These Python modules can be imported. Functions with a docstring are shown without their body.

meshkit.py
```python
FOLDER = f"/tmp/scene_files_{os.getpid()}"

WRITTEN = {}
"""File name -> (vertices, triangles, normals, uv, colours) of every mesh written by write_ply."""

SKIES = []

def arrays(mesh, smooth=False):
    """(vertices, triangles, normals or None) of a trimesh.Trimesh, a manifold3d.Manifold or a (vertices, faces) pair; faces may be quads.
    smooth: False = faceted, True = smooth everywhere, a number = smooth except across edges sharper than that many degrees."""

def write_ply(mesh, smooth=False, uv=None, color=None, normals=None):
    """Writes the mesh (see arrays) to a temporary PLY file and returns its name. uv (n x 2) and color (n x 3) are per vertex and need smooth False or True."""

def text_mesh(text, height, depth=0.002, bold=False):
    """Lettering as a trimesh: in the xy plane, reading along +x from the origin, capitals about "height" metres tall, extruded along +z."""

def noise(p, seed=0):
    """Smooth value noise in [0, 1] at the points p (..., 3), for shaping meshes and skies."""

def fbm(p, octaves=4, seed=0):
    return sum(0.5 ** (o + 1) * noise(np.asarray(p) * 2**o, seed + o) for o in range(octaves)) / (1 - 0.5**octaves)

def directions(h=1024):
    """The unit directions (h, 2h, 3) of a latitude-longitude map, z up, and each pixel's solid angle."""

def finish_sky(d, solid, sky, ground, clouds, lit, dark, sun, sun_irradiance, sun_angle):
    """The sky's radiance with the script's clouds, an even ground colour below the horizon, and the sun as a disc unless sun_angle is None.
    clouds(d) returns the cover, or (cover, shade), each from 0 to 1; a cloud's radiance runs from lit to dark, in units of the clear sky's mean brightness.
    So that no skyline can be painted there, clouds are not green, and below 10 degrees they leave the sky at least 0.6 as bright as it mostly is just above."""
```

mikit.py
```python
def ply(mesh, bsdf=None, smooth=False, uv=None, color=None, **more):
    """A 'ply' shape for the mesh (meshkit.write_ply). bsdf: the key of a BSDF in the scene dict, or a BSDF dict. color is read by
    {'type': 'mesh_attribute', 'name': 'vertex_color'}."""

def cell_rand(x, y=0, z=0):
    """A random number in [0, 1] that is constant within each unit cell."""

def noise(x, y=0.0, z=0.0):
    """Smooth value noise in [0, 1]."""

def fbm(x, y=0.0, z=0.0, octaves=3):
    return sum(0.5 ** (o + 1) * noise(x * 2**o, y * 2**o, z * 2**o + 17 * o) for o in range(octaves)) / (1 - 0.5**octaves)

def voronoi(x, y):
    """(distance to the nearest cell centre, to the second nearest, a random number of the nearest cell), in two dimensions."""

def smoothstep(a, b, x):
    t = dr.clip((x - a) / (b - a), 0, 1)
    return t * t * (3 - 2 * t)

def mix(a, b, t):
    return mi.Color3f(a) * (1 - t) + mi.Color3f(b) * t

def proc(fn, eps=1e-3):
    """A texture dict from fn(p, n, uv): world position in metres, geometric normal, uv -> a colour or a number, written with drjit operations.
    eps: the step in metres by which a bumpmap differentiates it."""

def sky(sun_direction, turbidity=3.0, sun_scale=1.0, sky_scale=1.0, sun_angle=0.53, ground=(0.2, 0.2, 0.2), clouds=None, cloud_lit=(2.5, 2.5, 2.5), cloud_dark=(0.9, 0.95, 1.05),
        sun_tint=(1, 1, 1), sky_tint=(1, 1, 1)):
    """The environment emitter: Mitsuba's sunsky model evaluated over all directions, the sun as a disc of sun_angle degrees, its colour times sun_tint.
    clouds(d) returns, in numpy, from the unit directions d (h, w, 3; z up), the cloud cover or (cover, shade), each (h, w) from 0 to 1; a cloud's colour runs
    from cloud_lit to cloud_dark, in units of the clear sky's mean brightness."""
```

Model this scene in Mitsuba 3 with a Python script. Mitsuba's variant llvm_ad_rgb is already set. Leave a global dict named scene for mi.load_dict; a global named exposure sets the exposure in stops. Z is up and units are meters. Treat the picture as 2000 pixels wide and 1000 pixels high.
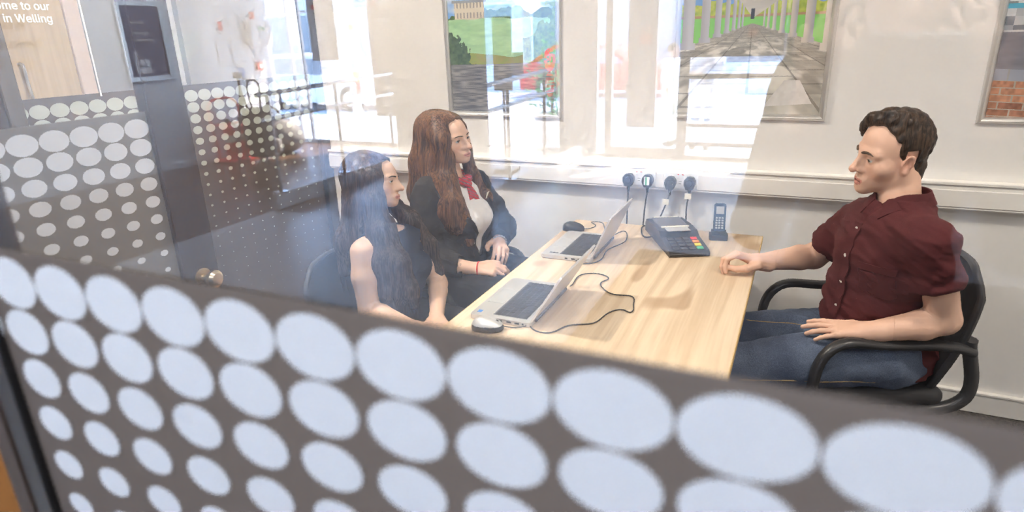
import math, os, random
import numpy as np, trimesh, drjit as dr, mitsuba as mi, mikit, meshkit
from mikit import noise, fbm, smoothstep, mix, cell_rand, proc
from manifold3d import Manifold
from shapely.geometry import Polygon, Point
T = mi.ScalarTransform4f
rng = np.random.default_rng(7)
scene = {'type': 'scene'}
labels = {}

# ------------------------------------------------------------------ camera, sky, lights, exposure
exposure = 1.0
CAM_Z = 1.5
FWD = np.array([-.3987, .8566, -.3276]); UP = np.array([-.109, .311, .944])
scene['camera'] = {'type': 'thinlens', 'fov': 78.32, 'fov_axis': 'x', 'aperture_radius': .0036, 'focus_distance': 2.25,
    'near_clip': .01, 'far_clip': 300.0,
    'to_world': T().look_at(origin=[0, 0, CAM_Z], target=[float(FWD[0]), float(FWD[1]), CAM_Z + float(FWD[2])], up=UP.tolist())}
SUN = (0.30, -0.62, 0.95)
scene['sky'] = mikit.sky(SUN, turbidity=3.0, sun_scale=17.0, sky_scale=41.0, sun_angle=1.0, ground=(.35, .35, .35))
WARM = (1.0, .91, .79)

# ------------------------------------------------------------------ helpers
def key_of(name, parent=None):
    base = f'{parent}__{name}' if parent else name
    k, n = base, 0
    while k in scene or k in labels:
        n += 1; k = f'{base}_{n:03d}'
    return k
def tag(k, label=None, cat=None, group=None, kind=None):
    d = labels.setdefault(k, {})
    for a, b in (('label', label), ('category', cat), ('group', group), ('kind', kind)):
        if b: d[a] = b
    return k
def thing(name, label, cat, group=None):
    return tag(key_of(name), label, cat, group)
def obj(name, mesh, mat, parent=None, smooth=False, label=None, kind=None, **kw):
    k = key_of(name, parent)
    scene[k] = mikit.ply(mesh, mat, smooth=smooth, **kw) if not isinstance(mesh, dict) else {**mesh, 'bsdf': {'type': 'ref', 'id': mat}}
    if label or kind: tag(k, label, kind=kind)
    return k
def struct(name, mesh, mat, parent=None, smooth=False, **kw):
    k = obj(name, mesh, mat, parent, smooth, **kw)
    if parent is None: tag(k, kind='structure')
    return k
def cat(*ms):
    ms = [m for a in ms for m in (a if isinstance(a, (list, tuple)) else [a])]
    return trimesh.util.concatenate(ms)
def box(x0, x1, y0, y1, z0, z1, c=0.0):
    """A box with chamfered edges."""
    lo, hi = np.array([x0, y0, z0], float), np.array([x1, y1, z1], float)
    if c <= 0:
        m = trimesh.creation.box(extents=hi - lo); m.apply_translation((lo + hi) / 2); return m
    c = min(c, .45 * (hi - lo).min()); pts = []
    for s in np.ndindex(2, 2, 2):
        p = np.where(np.array(s) == 1, hi, lo); d = np.where(np.array(s) == 1, -1, 1) * c
        for a in range(3):
            q = p + d; q[a] = p[a]; pts.append(q)
    return trimesh.Trimesh(np.array(pts)).convex_hull
def rbox(sx, sy, sz, r, seg=12):
    """A rounded box centred on the origin."""
    return to_tm(Manifold.batch_hull([Manifold.sphere(r, seg).translate((a * (sx / 2 - r), b * (sy / 2 - r), c * (sz / 2 - r))) for a in (-1, 1) for b in (-1, 1) for c in (-1, 1)]))
def to_tm(m):
    g = m.to_mesh(); return trimesh.Trimesh(g.vert_properties[:, :3], g.tri_verts, process=False)
def tube(pts, r, sides=8, caps=True):
    p = np.asarray(pts, float); n = len(p)
    t = np.gradient(p, axis=0); t /= np.linalg.norm(t, axis=1, keepdims=True) + 1e-12
    a = np.cross(t[0], [0, 0, 1.0]) if abs(t[0][2]) < .9 else np.cross(t[0], [1.0, 0, 0])
    R = np.broadcast_to(np.asarray(r, float), (n,)); V = []
    ang = np.arange(sides) * 2 * np.pi / sides
    for i in range(n):
        a = a - t[i] * (a @ t[i]); a /= np.linalg.norm(a) + 1e-12; b = np.cross(t[i], a)
        V.append(p[i] + R[i] * (np.cos(ang)[:, None] * a + np.sin(ang)[:, None] * b))
    V = np.vstack(V); F = []
    for i in range(n - 1):
        for j in range(sides):
            q = (i * sides + j, i * sides + (j + 1) % sides, (i + 1) * sides + (j + 1) % sides, (i + 1) * sides + j)
            F += [(q[0], q[1], q[2]), (q[0], q[2], q[3])]
    if caps:
        V = np.vstack([V, p[0], p[-1]]); c0, c1 = n * sides, n * sides + 1
        for j in range(sides):
            F += [(c0, (j + 1) % sides, j), (c1, (n - 1) * sides + j, (n - 1) * sides + (j + 1) % sides)]
    return trimesh.Trimesh(V, F, process=False)
def spline(pts, n=40):
    from scipy.interpolate import CubicSpline
    p = np.asarray(pts, float); s = np.r_[0, np.cumsum(np.linalg.norm(np.diff(p, axis=0), axis=1))]
    return CubicSpline(s, p)(np.linspace(0, s[-1], n))
def lathe(prof, seg=32):
    return trimesh.creation.revolve(np.asarray(prof, float), sections=seg)
def prism(poly, h):
    poly = poly if hasattr(poly, 'exterior') else Polygon(poly)
    return trimesh.creation.extrude_polygon(poly, h, engine='earcut')
def rrect(w, h, r, seg=4):
    return Polygon([(-w/2+r, -h/2+r), (w/2-r, -h/2+r), (w/2-r, h/2-r), (-w/2+r, h/2-r)]).buffer(r, quad_segs=seg)
def xf(m, loc=(0, 0, 0), rz=0.0, rx=0.0, ry=0.0, s=1.0):
    """Scale, then turn about x, y, z (degrees), then move."""
    m = m.copy(); M = np.eye(4)
    for a, d in ((rx, [1, 0, 0]), (ry, [0, 1, 0]), (rz, [0, 0, 1])):
        M = trimesh.transformations.rotation_matrix(math.radians(a), d) @ M
    M[:3, :3] = M[:3, :3] * s; M[:3, 3] = loc
    m.apply_transform(M); return m
def frame(m, o, ex, ey, ez):
    m = m.copy(); M = np.eye(4); M[:3, 0], M[:3, 1], M[:3, 2], M[:3, 3] = ex, ey, ez, o
    m.apply_transform(M); return m
def mat(name, base, rough=.5, **kw):
    b = {'type': 'principled', 'base_color': base if isinstance(base, dict) else {'type': 'rgb', 'value': list(base)}, 'roughness': rough, 'specular': kw.pop('specular', .5), **kw}
    scene[name] = {'type': 'twosided', 'bsdf': b}; return name
def emit(name, rgb):
    return {'type': 'area', 'radiance': {'type': 'rgb', 'value': [float(v) for v in rgb]}}
# ------------------------------------------------------------------ materials
mat('m_wall', (.80, .785, .76), .6); mat('m_wall_white', (.82, .83, .84), .6); mat('m_ceiling', (.85, .85, .84), .8)
mat('m_trunk', (.84, .82, .78), .35); mat('m_column', (.62, .62, .63), .5)
mat('m_frame_white', (.85, .86, .88), .35); mat('m_frame_grey', (.42, .42, .43), .4)
mat('m_dark_wood', (.034, .020, .013), .55); mat('m_black', (.012, .012, .013), .4)
mat('m_black_plastic', (.022, .022, .024), .35); mat('m_black_soft', (.02, .02, .022), .7)
mat('m_steel', (.62, .62, .63), .28, metallic=1.0); mat('m_chrome', (.8, .8, .8), .12, metallic=1.0)
mat('m_alu', (.66, .655, .64), .32, metallic=.75); mat('m_brass', (.72, .58, .38), .25, metallic=1.0)
mat('m_silver', (.60, .59, .57), .38, metallic=.55); mat('m_grey', (.35, .35, .36), .5); mat('m_dark_grey', (.12, .12, .13), .5)
mat('m_white', (.86, .86, .86), .45); mat('m_cream', (.80, .76, .62), .5)
mat('m_red', (.62, .03, .03), .4); mat('m_green', (.06, .35, .16), .5); mat('m_blue', (.06, .2, .5), .5); mat('m_yellow', (.8, .6, .05), .5); mat('m_orange', (.75, .22, .05), .5)
mat('m_poster_grey', (.40, .39, .38), .6); mat('m_poster_dark', (.10, .11, .17), .5); mat('m_paper', (.82, .83, .85), .6)
mat('m_text_grey', (.16, .16, .17), .6)
scene['m_glass'] = {'type': 'thindielectric', 'int_ior': 1.5}
scene['m_glass_front'] = {'type': 'thindielectric', 'int_ior': 2.0}
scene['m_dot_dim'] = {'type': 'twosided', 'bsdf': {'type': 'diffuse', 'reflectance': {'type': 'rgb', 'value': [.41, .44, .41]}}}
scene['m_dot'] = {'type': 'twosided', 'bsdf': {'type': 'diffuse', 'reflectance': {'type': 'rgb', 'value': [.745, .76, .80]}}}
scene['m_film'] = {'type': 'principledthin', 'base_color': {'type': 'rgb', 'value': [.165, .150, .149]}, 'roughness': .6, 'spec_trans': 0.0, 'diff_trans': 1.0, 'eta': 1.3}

mat('m_floor_orange', (.40, .19, .07), .4); mat('m_corridor', (.37, .39, .43), .6); mat('m_jamb', (.085, .075, .066), .5); mat('m_pink_trim', (.70, .58, .52), .5); mat('m_grey_top', (.20, .20, .20), .4)
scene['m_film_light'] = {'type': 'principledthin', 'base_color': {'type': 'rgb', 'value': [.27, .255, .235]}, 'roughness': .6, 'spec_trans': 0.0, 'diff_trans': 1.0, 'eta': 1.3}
def carpet_fn(p, n, uv):
    v = fbm(p.x * 160, p.y * 160, 0.0, 2); w = noise(p.x * 14, p.y * 14)
    return mix((.020, .017, .015), (.075, .066, .055), smoothstep(.35, .75, v)) * (.8 + .4 * w)
mat('m_carpet', proc(carpet_fn), .95)
def grain(p, n, uv):
    g = fbm(p.x * 38 + 2.5 * noise(p.x * 6, p.y * 1.2), p.y * 1.6, 3.0, 4)
    f = noise(p.x * 260, p.y * 7)
    t = smoothstep(.30, .72, g) * .75 + .25 * f
    return t
def table_fn(p, n, uv):
    t = grain(p, n, uv)
    k = noise(p.x * 5 + 3, p.y * 2.2); knot = smoothstep(.82, .93, noise(p.x * 11 + 9, p.y * 5 + 2))
    c = mix((.57, .43, .29), (.70, .565, .41), t)
    return mix(c, mi.Color3f(.36, .22, .12), knot * .6) * (.9 + .2 * k)
mat('m_table', proc(table_fn), .38)
mat('m_table_edge', (.58, .40, .17), .4)
def floorwood_fn(p, n, uv):
    row = dr.floor(p.x / .18); r = cell_rand(row, dr.floor(p.y / 1.2 + cell_rand(row, 3.0) * 5))
    g = fbm(p.x * 30 + r * 20, p.y * 2.0, r * 9, 3)
    c = mix((.050, .030, .021), (.125, .078, .053), g) * (.75 + .5 * r)
    return c
mat('m_floor_wood', proc(floorwood_fn), .22, specular=.7, clearcoat=.4, clearcoat_gloss=.8)
def floorlight_fn(p, n, uv):
    g = fbm(p.x * 30, p.y * 30, 1.0, 3)
    return mix((.56, .55, .55), (.68, .67, .67), g)
mat('m_floor_light', proc(floorlight_fn), .3, specular=.6)
def cupboard_fn(p, n, uv):
    g = fbm(p.y * 60, p.z * 2.5, p.x * 3, 3)
    return mix((.42, .315, .19), (.56, .44, .29), g)
mat('m_beige_wood', proc(cupboard_fn), .5)
# ------------------------------------------------------------------ the room: front glass wall, back wall, left glass wall, floor, ceiling
YG, YB, XA, XB, XR = .293, 2.786, -1.585, -2.42, 1.30
ZC = 2.50
struct('floor', box(-1.50, XR, .30, YB, -.05, 0), 'm_carpet')
struct('floor_wood', box(-3.4, -1.50, .30, YB, -.05, 0), 'm_floor_orange')
struct('ceiling', box(-3.4, XR, .30, YB + .1, ZC, ZC + .05), 'm_ceiling')
struct('wall_back', box(-3.4, XR + .1, YB, YB + .1, 0, ZC), 'm_wall')
struct('wall_right', box(XR, XR + .1, .30, YB, 0, ZC), 'm_wall')
struct('baseboard_back', cat(box(XB + .03, XR, YB - .016, YB, 0, .085, .003), box(XB + .03, XR, YB - .022, YB, .085, .095, .002)), 'm_trunk')
# dado trunking with a lid
tr = struct('trim_1', cat(box(XB + .05, XR, YB - .052, YB, .846, .948, .004)), 'm_trunk')
struct('lid', box(XB + .05, XR, YB - .057, YB - .050, .856, .922, .003), 'm_trunk', tr)
struct('lip', box(XB + .05, XR, YB - .060, YB - .045, .938, .951, .003), 'm_trunk', tr)

# printed film: rows of oval dots that shrink downwards
PX, PZ, Z1 = .0689, .0487, 1.3063
def dot_r(k):
    return max(1 - .093 * k, .30 * .87 ** (k - 7)) if k > 7 else 1 - .093 * k
def oval(rx, rz, seg=28):
    a = np.arange(seg) * 2 * np.pi / seg
    return Polygon(np.c_[rx * np.cos(a), rz * np.sin(a)])
def dots(holder, plane, u0, u1, phase, rows, seg=28, most=290, ink='m_dot'):
    """Dots as thin printed ovals on the film; plane(u, z) gives the matrix columns."""
    from shapely.geometry import box as sbox
    n = 0; shared = {}
    cells = []
    for k in range(rows):
        z = Z1 - PZ * k; rx, rz = .5 * PX * .985 * dot_r(k), .5 * PX * .985 * .725 * dot_r(k)
        i0, i1 = math.floor((u0 - phase) / PX) - 1, math.ceil((u1 - phase) / PX) + 1
        for i in range(i0, i1 + 1):
            u = phase + i * PX
            if u + rx <= u0 + .002 or u - rx >= u1 - .002: continue
            cells.append((k, u, z, rx, rz))
    rest = []
    for j, (k, u, z, rx, rz) in enumerate(cells):
        cut = u - rx < u0 or u + rx > u1
        if cut:
            pg = oval(rx, rz, seg).intersection(sbox(u0 - u, -1, u1 - u, 1))
            d = mikit.ply(prism(pg, .0004), ink)
        else:
            if k not in shared: shared[k] = mikit.ply(prism(oval(rx, rz, seg), .0004), ink)
            d = shared[k]
        if n < most:
            scene[key_of('dot', holder)] = {**d, 'to_world': T(plane(u, z))}; n += 1
        else:
            m = prism(oval(rx, rz, 12), .0004); m.apply_transform(plane(u, z)); rest.append(m)
    if rest: obj('small_dots', cat(rest), ink, holder, kind='stuff')
def plane_front(y):
    return lambda u, z: np.array([[1, 0, 0, u], [0, 0, -1, y], [0, 1, 0, z], [0, 0, 0, 1.0]])
def plane_side(x):      # faces +x
    return lambda u, z: np.array([[0, 0, 1, x], [1, 0, 0, u], [0, 1, 0, z], [0, 0, 0, 1.0]])
def sheet_y(x0, x1, z0, z1, y):
    return trimesh.Trimesh([[x0, y, z0], [x1, y, z0], [x1, y, z1], [x0, y, z1]], [[0, 1, 2], [0, 2, 3]], process=False)
def sheet_x(y0, y1, z0, z1, x):
    return trimesh.Trimesh([[x, y0, z0], [x, y1, z0], [x, y1, z1], [x, y0, z1]], [[0, 1, 2], [0, 2, 3]], process=False)
FT = 1.339
# front glass wall (the camera looks through it)
wf = struct('wall_front', cat(box(-.74, XR, YG + .0, YG + .06, 0, .06, .004), box(-.74, XR, YG, YG + .06, 2.36, ZC, .004)), 'm_dark_wood')
struct('post', box(-.736, -.703, YG - .012, YG + .05, 0, 2.37, .003), 'm_dark_wood', wf)
struct('gasket', box(-.703, -.672, YG - .010, YG + .03, .05, 2.37, .002), 'm_black', wf)
struct('pane', sheet_y(-.68, XR, .05, 2.37, YG), 'm_glass_front', wf)
fm = struct('film', sheet_y(-.672, XR, .06, FT, YG - .0020), 'm_film', wf)
dots(fm, plane_front(YG - .0026), -.672, .80, -.354, 14, 36, 290)
# left glass wall: dark panel, glass with film, corner post
wl = struct('wall_left', cat(box(XB - .04, XB, .35, 1.285, 0, ZC, .004)), 'm_dark_wood')
struct('jamb', box(XB - .045, XB + .012, 1.245, 1.300, 0, ZC, .003), 'm_jamb', wl)
struct('pane', sheet_x(1.30, 2.72, .06, 2.36, XB), 'm_glass', wl)
struct('bottom_rail', box(XB - .03, XB + .02, 1.30, 2.73, 0, .06, .003), 'm_dark_wood', wl)
struct('joint', box(XB - .004, XB + .004, 1.574, 1.580, 1.34, 2.36), 'm_frame_white', wl)
struct('corner_post', box(XB - .03, XB + .03, 2.715, YB - .001, 0, ZC, .003), 'm_black_plastic', wl)
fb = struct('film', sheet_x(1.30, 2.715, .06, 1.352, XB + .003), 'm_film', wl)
dots(fb, plane_side(XB + .004), 1.30, 2.70, 1.347, 22, 18, 290, 'm_dot_dim')
# wording on the clear glass
def lettering(text, h, y0, z, x, m='m_white', parent=None, mirror=False, depth=.0008, bold=False):
    t = meshkit.text_mesh(text, h, depth, bold)
    w = t.bounds[1, 0]
    return obj('lettering', frame(t, (x, y0, z), (0, 1, 0), (0, 0, 1), (1, 0, 0)), m, parent), w
for k, (s, yr, z) in enumerate([('Welcome to our', 1.470, 1.640), ('banking in Welling', 1.468, 1.600)]):
    t = meshkit.text_mesh(s, .0245, .0008, True); w = t.bounds[1, 0]
    obj('lettering', frame(t, (XB + .004, yr - w, z), (0, 1, 0), (0, 0, 1), (1, 0, 0)), 'm_white', wl)
# the door leaf, standing open into the room
dr_ = struct('door_1', cat(box(XA - .02, XA + .02, .36, 1.255, 2.12, 2.24, .003), box(XA - .02, XA + .02, .36, 1.255, 0, .10, .003), box(XA - .02, XA + .02, .36, .42, 0, 2.24, .003)), 'm_dark_wood')
struct('stile', box(XA - .02, XA + .02, 1.135, 1.255, 0, 2.24, .003), 'm_dark_wood', dr_)
struct('pane', sheet_x(.42, 1.137, .10, 2.13, XA + .004), 'm_glass', dr_)
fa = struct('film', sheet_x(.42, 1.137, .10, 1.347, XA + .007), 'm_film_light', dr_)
dots(fa, plane_side(XA + .008), .42, 1.135, .8256 - PX, 20, 24, 200)
struct('kick_panel', box(XA - .006, XA + .012, .42, .84, .10, .80, .003), 'm_floor_orange', dr_)
kn = struct('knob', xf(lathe([(0, 0), (.026, 0), (.027, .004), (.012, .007), (.010, .028), (.020, .034), (.026, .044), (.026, .054), (.018, .062), (0, .064)]), (XA + .02, 1.195, .862), ry=90), 'm_brass', dr_, 30)
# the corridor beyond the left glass wall
struct('wall_corridor', box(-3.5, -3.4, .30, YB + .1, 0, ZC), 'm_corridor')
t = thing('corridor_cupboard', 'tall beige wooden cupboard seen through the left glass wall', 'cupboard')
obj('body', box(-3.39, -3.06, 1.20, 1.985, .02, 2.2, .004), 'm_beige_wood', t)
obj('door', box(-3.06, -3.04, 1.22, 1.90, .06, 2.18, .003), 'm_beige_wood', t)
obj('side_strip', box(-3.06, -3.035, 1.905, 1.985, .02, 2.2, .003), 'm_pink_trim', t)
hk = obj('handle', tube(spline([(-3.04, 1.665, 1.46), (-3.015, 1.665, 1.455), (-3.012, 1.665, 1.40), (-3.015, 1.665, 1.30), (-3.04, 1.665, 1.295)], 24), .006, 8), 'm_steel', t, 40)
t = thing('low_cabinet', 'dark grey cabinet standing below the beige cupboard behind the glass', 'cabinet')
obj('body', box(-3.02, -2.56, 1.32, 1.93, .02, 1.24, .004), 'm_dark_grey', t)
obj('cabinet_top', box(-3.03, -2.55, 1.31, 1.94, 1.24, 1.285, .004), 'm_grey_top', t)
struct('wall_front_side', cat(box(-7.5, XA - .0, YG, YG + .06, 0, 2.8), box(XR, 2.6, YG, YG + .06, 0, 2.8), box(XA, -.74, YG, YG + .06, 2.30, 2.8), box(-.74, XR, YG, YG + .06, ZC, 2.8)), 'm_wall_white')
struct('trim_2', box(-3.40, -3.33, 2.62, 2.70, 0, 2.4, .005), 'm_frame_white')
# ------------------------------------------------------------------ the lobby behind the camera (it shows as the reflection in the front glass)
def V(y): return 2 * YG - y                         # depth in the reflection -> depth in the lobby
XL, YS = -7.45, V(8.0)
struct('lobby_floor', box(XL, -4.55, YS, .29, -.05, 0), 'm_floor_wood')
struct('lobby_floor', box(-4.55, -1.0, V(4.39), .29, -.05, 0), 'm_floor_light')
struct('lobby_floor', box(-1.0, 2.5, V(4.39), .29, -.05, 0), 'm_carpet')
struct('lobby_floor', box(-2.62, 2.5, YS, V(4.39), -.05, 0), 'm_floor_light')
struct('lobby_floor', box(-4.55, -2.62, YS, V(4.39), -.06, -.001), 'm_floor_wood')
struct('lobby_ceiling', box(XL, 2.5, YS, .29, 2.80, 2.85), 'm_ceiling')
struct('wall_lobby_left', box(XL - .1, XL, V(7.62), .29, 0, 2.8), 'm_wall_white')
struct('wall_lobby_right', box(2.5, 2.6, YS, .29, 0, 2.8), 'm_dark_wood')
struct('baseboard_lobby', box(XL, XL + .015, V(7.62), .29, 0, .09, .003), 'm_frame_white')
# shop front
sf = struct('wall_shop_front', cat(box(XL - .1, 2.6, YS - .12, YS, 2.55, 2.85), box(XL, 2.5, YS - .1, YS, -.05, .02)), 'm_wall_white')
struct('panelling', box(-.25, 2.6, YS - .12, YS, 0, 2.6), 'm_dark_wood', sf)
struct('pillar', box(-2.93, -2.46, YS - .10, YS + .02, 0, 2.56, .004), 'm_column', sf)
struct('pillar', box(-5.06, -4.25, YS - .12, YS, 0, 2.56, .004), 'm_column', sf)
def window_unit(n, x0, x1, z0, z1, bars=(), mul=(), th=.03):
    w = struct(f'window_{n}', cat(box(x0, x1, YS - .05, YS + .01, z0, z0 + th, .003), box(x0, x1, YS - .05, YS + .01, z1 - th, z1, .003), box(x0, x0 + th, YS - .05, YS + .01, z0, z1, .003), box(x1 - th, x1, YS - .05, YS + .01, z0, z1, .003)), 'm_frame_grey')
    for x in mul: struct('mullion', box(x - th / 2, x + th / 2, YS - .05, YS + .01, z0, z1, .003), 'm_frame_grey', w)
    for z, h in bars: struct('transom', box(x0, x1, YS - .05, YS + .01, z, z + h, .003), 'm_frame_grey', w)
    struct('pane', sheet_y(x0 + th, x1 - th, z0 + th, z1 - th, YS - .02), 'm_glass', w)
    return w
window_unit(1, XL, -5.06, .02, 2.55, mul=(-7.2,))
window_unit(2, -4.25, -2.93, .02, 2.55)
window_unit(3, -2.46, -2.33, .02, 2.55, th=.012)
window_unit(4, -1.33, -.25, .02, 2.55, bars=((.97, .06), (.40, .045), (.17, .05)))
d2 = struct('door_2', cat(box(-2.33, -2.25, YS - .05, YS + .02, 0, 2.3, .004), box(-1.42, -1.33, YS - .05, YS + .02, 0, 2.3, .004), box(-2.33, -1.33, YS - .05, YS + .02, 2.2, 2.55, .004), box(-2.26, -1.41, YS - .05, YS + .02, .02, .13, .004)), 'm_frame_grey')
struct('panel', box(-2.06, -1.70, YS - .03, YS + .0, .38, 2.2, .003), 'm_column', d2)
struct('pane', sheet_y(-2.25, -1.42, .13, 2.2, YS - .035), 'm_glass', d2)
# posters hanging inside the windows, with lines of print
def hanging(x0, x1, z0, z1, m, label, lines, lm='m_paper', red=True):
    t = thing('window_poster', label, 'poster')
    y = YS + .06
    obj('sheet', box(x0, x1, y, y + .006, z0, z1), m, t)
    ms = []
    for z, h, a, b in lines: ms.append(box(x0 + a * (x1 - x0), x0 + b * (x1 - x0), y + .006, y + .0075, z, z + h))
    if ms: obj('print', cat(ms), lm, t, kind='stuff')
    if red: obj('emblem', xf(lathe([(0, 0), (.035, 0), (.035, .001), (0, .001)], 16), (x0 + .12, y + .007, z1 - .28), rx=-90), 'm_red', t)
    obj('hanging_wire', tube([(x0 + .05, y, z1), (x0 + .05, y, 2.56)], .002, 5), 'm_steel', t); obj('hanging_wire', tube([(x1 - .05, y, z1), (x1 - .05, y, 2.56)], .002, 5), 'm_steel', t)
    return t
hanging(-6.95, -6.45, 1.26, 2.3, 'm_poster_grey', 'grey poster hanging in the lobby window nearest the notice wall', [(1.36 + .062 * i, .022, .12, .88 - .2 * (i % 3 == 2)) for i in range(9)] + [(2.0, .05, .3, .8), (2.1, .05, .3, .8)])
hanging(-5.86, -5.10, .45, 2.3, 'm_poster_grey', 'tall grey poster hanging in the lobby window beside the pillar', [(.62, .03, .15, .85), (.93, .02, .3, .6), (1.75, .05, .2, .7), (2.0, .05, .2, .8)])
hanging(-1.30, -.28, 1.22, 2.3, 'm_poster_grey', 'wide grey poster filling the window beside the shop door', [(1.72, .06, .62, .8), (1.9, .08, .6, .82)], red=False)
for x, z, r in ((-.62, 1.48, .05),):
    tag(obj('window_sticker', xf(lathe([(0, 0), (r, 0), (r, .002), (0, .002)], 24), (x, YS + .075, z), rx=-90), 'm_red'), 'round red sticker on the window poster', 'sticker')
t = thing('door_notice', 'white notice with red ring and red block on the shop door', 'notice')
obj('sheet', box(-1.93, -1.75, YS + .002, YS + .005, 1.31, 1.64), 'm_paper', t)
obj('ring', xf(cat(trimesh.creation.annulus(.042, .052, .001, sections=32), box(-.045, .045, -.004, .004, -.0005, .0005)), (-1.84, YS + .006, 1.56), rx=-90, ry=0), 'm_red', t)
obj('print', box(-1.91, -1.77, YS + .005, YS + .0062, 1.38, 1.49), 'm_red', t)
# free-standing column
struct('lobby_column', box(-2.96, -2.38, V(4.75), V(4.24), 0, 2.8, .01), 'm_column')
# ramp with two railings
rp = thing('ramp', 'low ramp with steel-railed sides rising to the shop window', 'ramp')
ra = np.array([[-4.55, 0], [-2.62, 0]])
def ramp_z(y): return max(0, .030 * (y - 4.39))
verts = []
m = trimesh.Trimesh([[-4.50, V(4.80), .001], [-2.66, V(4.80), .001], [-2.66, V(7.9), ramp_z(7.9)], [-4.50, V(7.9), ramp_z(7.9)], [-4.50, V(4.80), -.05], [-2.66, V(4.80), -.05], [-2.66, V(7.9), -.05], [-4.50, V(7.9), -.05]],
    [[0, 1, 2], [0, 2, 3], [4, 6, 5], [4, 7, 6], [0, 4, 5], [0, 5, 1], [2, 6, 7], [2, 7, 3], [1, 5, 6], [1, 6, 2], [0, 3, 7], [0, 7, 4]])
obj('deck', m, 'm_floor_wood', rp)
for x, ys in ((-4.53, 4.39), (-2.62, 4.80)):
    obj('kerb', cat(box(x - .03, x + .03, V(7.9), V(ys), 0, .16, .006)), 'm_frame_white', rp)
def railing(x, y0, y1, posts, label):
    t = thing('railing', label, 'railing')
    for h in (1.08, .85):
        obj('rail', tube(spline([(x, V(y), ramp_z(y) + h) for y in np.linspace(y0, y1, 6)], 12), .021, 12), 'm_steel', t, 40)
    for y in posts:
        zb = max(.16, ramp_z(y))
        p = obj('post', tube([(x, V(y), zb), (x, V(y), ramp_z(y) + 1.07)], .018, 12), 'm_steel', t, 40)
        obj('base_plate', xf(lathe([(0, 0), (.07, 0), (.07, .010), (.03, .016), (0, .016)], 20), (x, V(y), zb)), 'm_steel', p, 30)
    return t
railing(-4.53, 4.36, 7.75, (4.49, 5.45, 6.4, 7.4), 'steel railing on the side of the ramp towards the notice wall')
railing(-2.62, 4.88, 7.0, (5.64, 6.6), 'shorter steel railing on the side of the ramp by the column')
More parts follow.
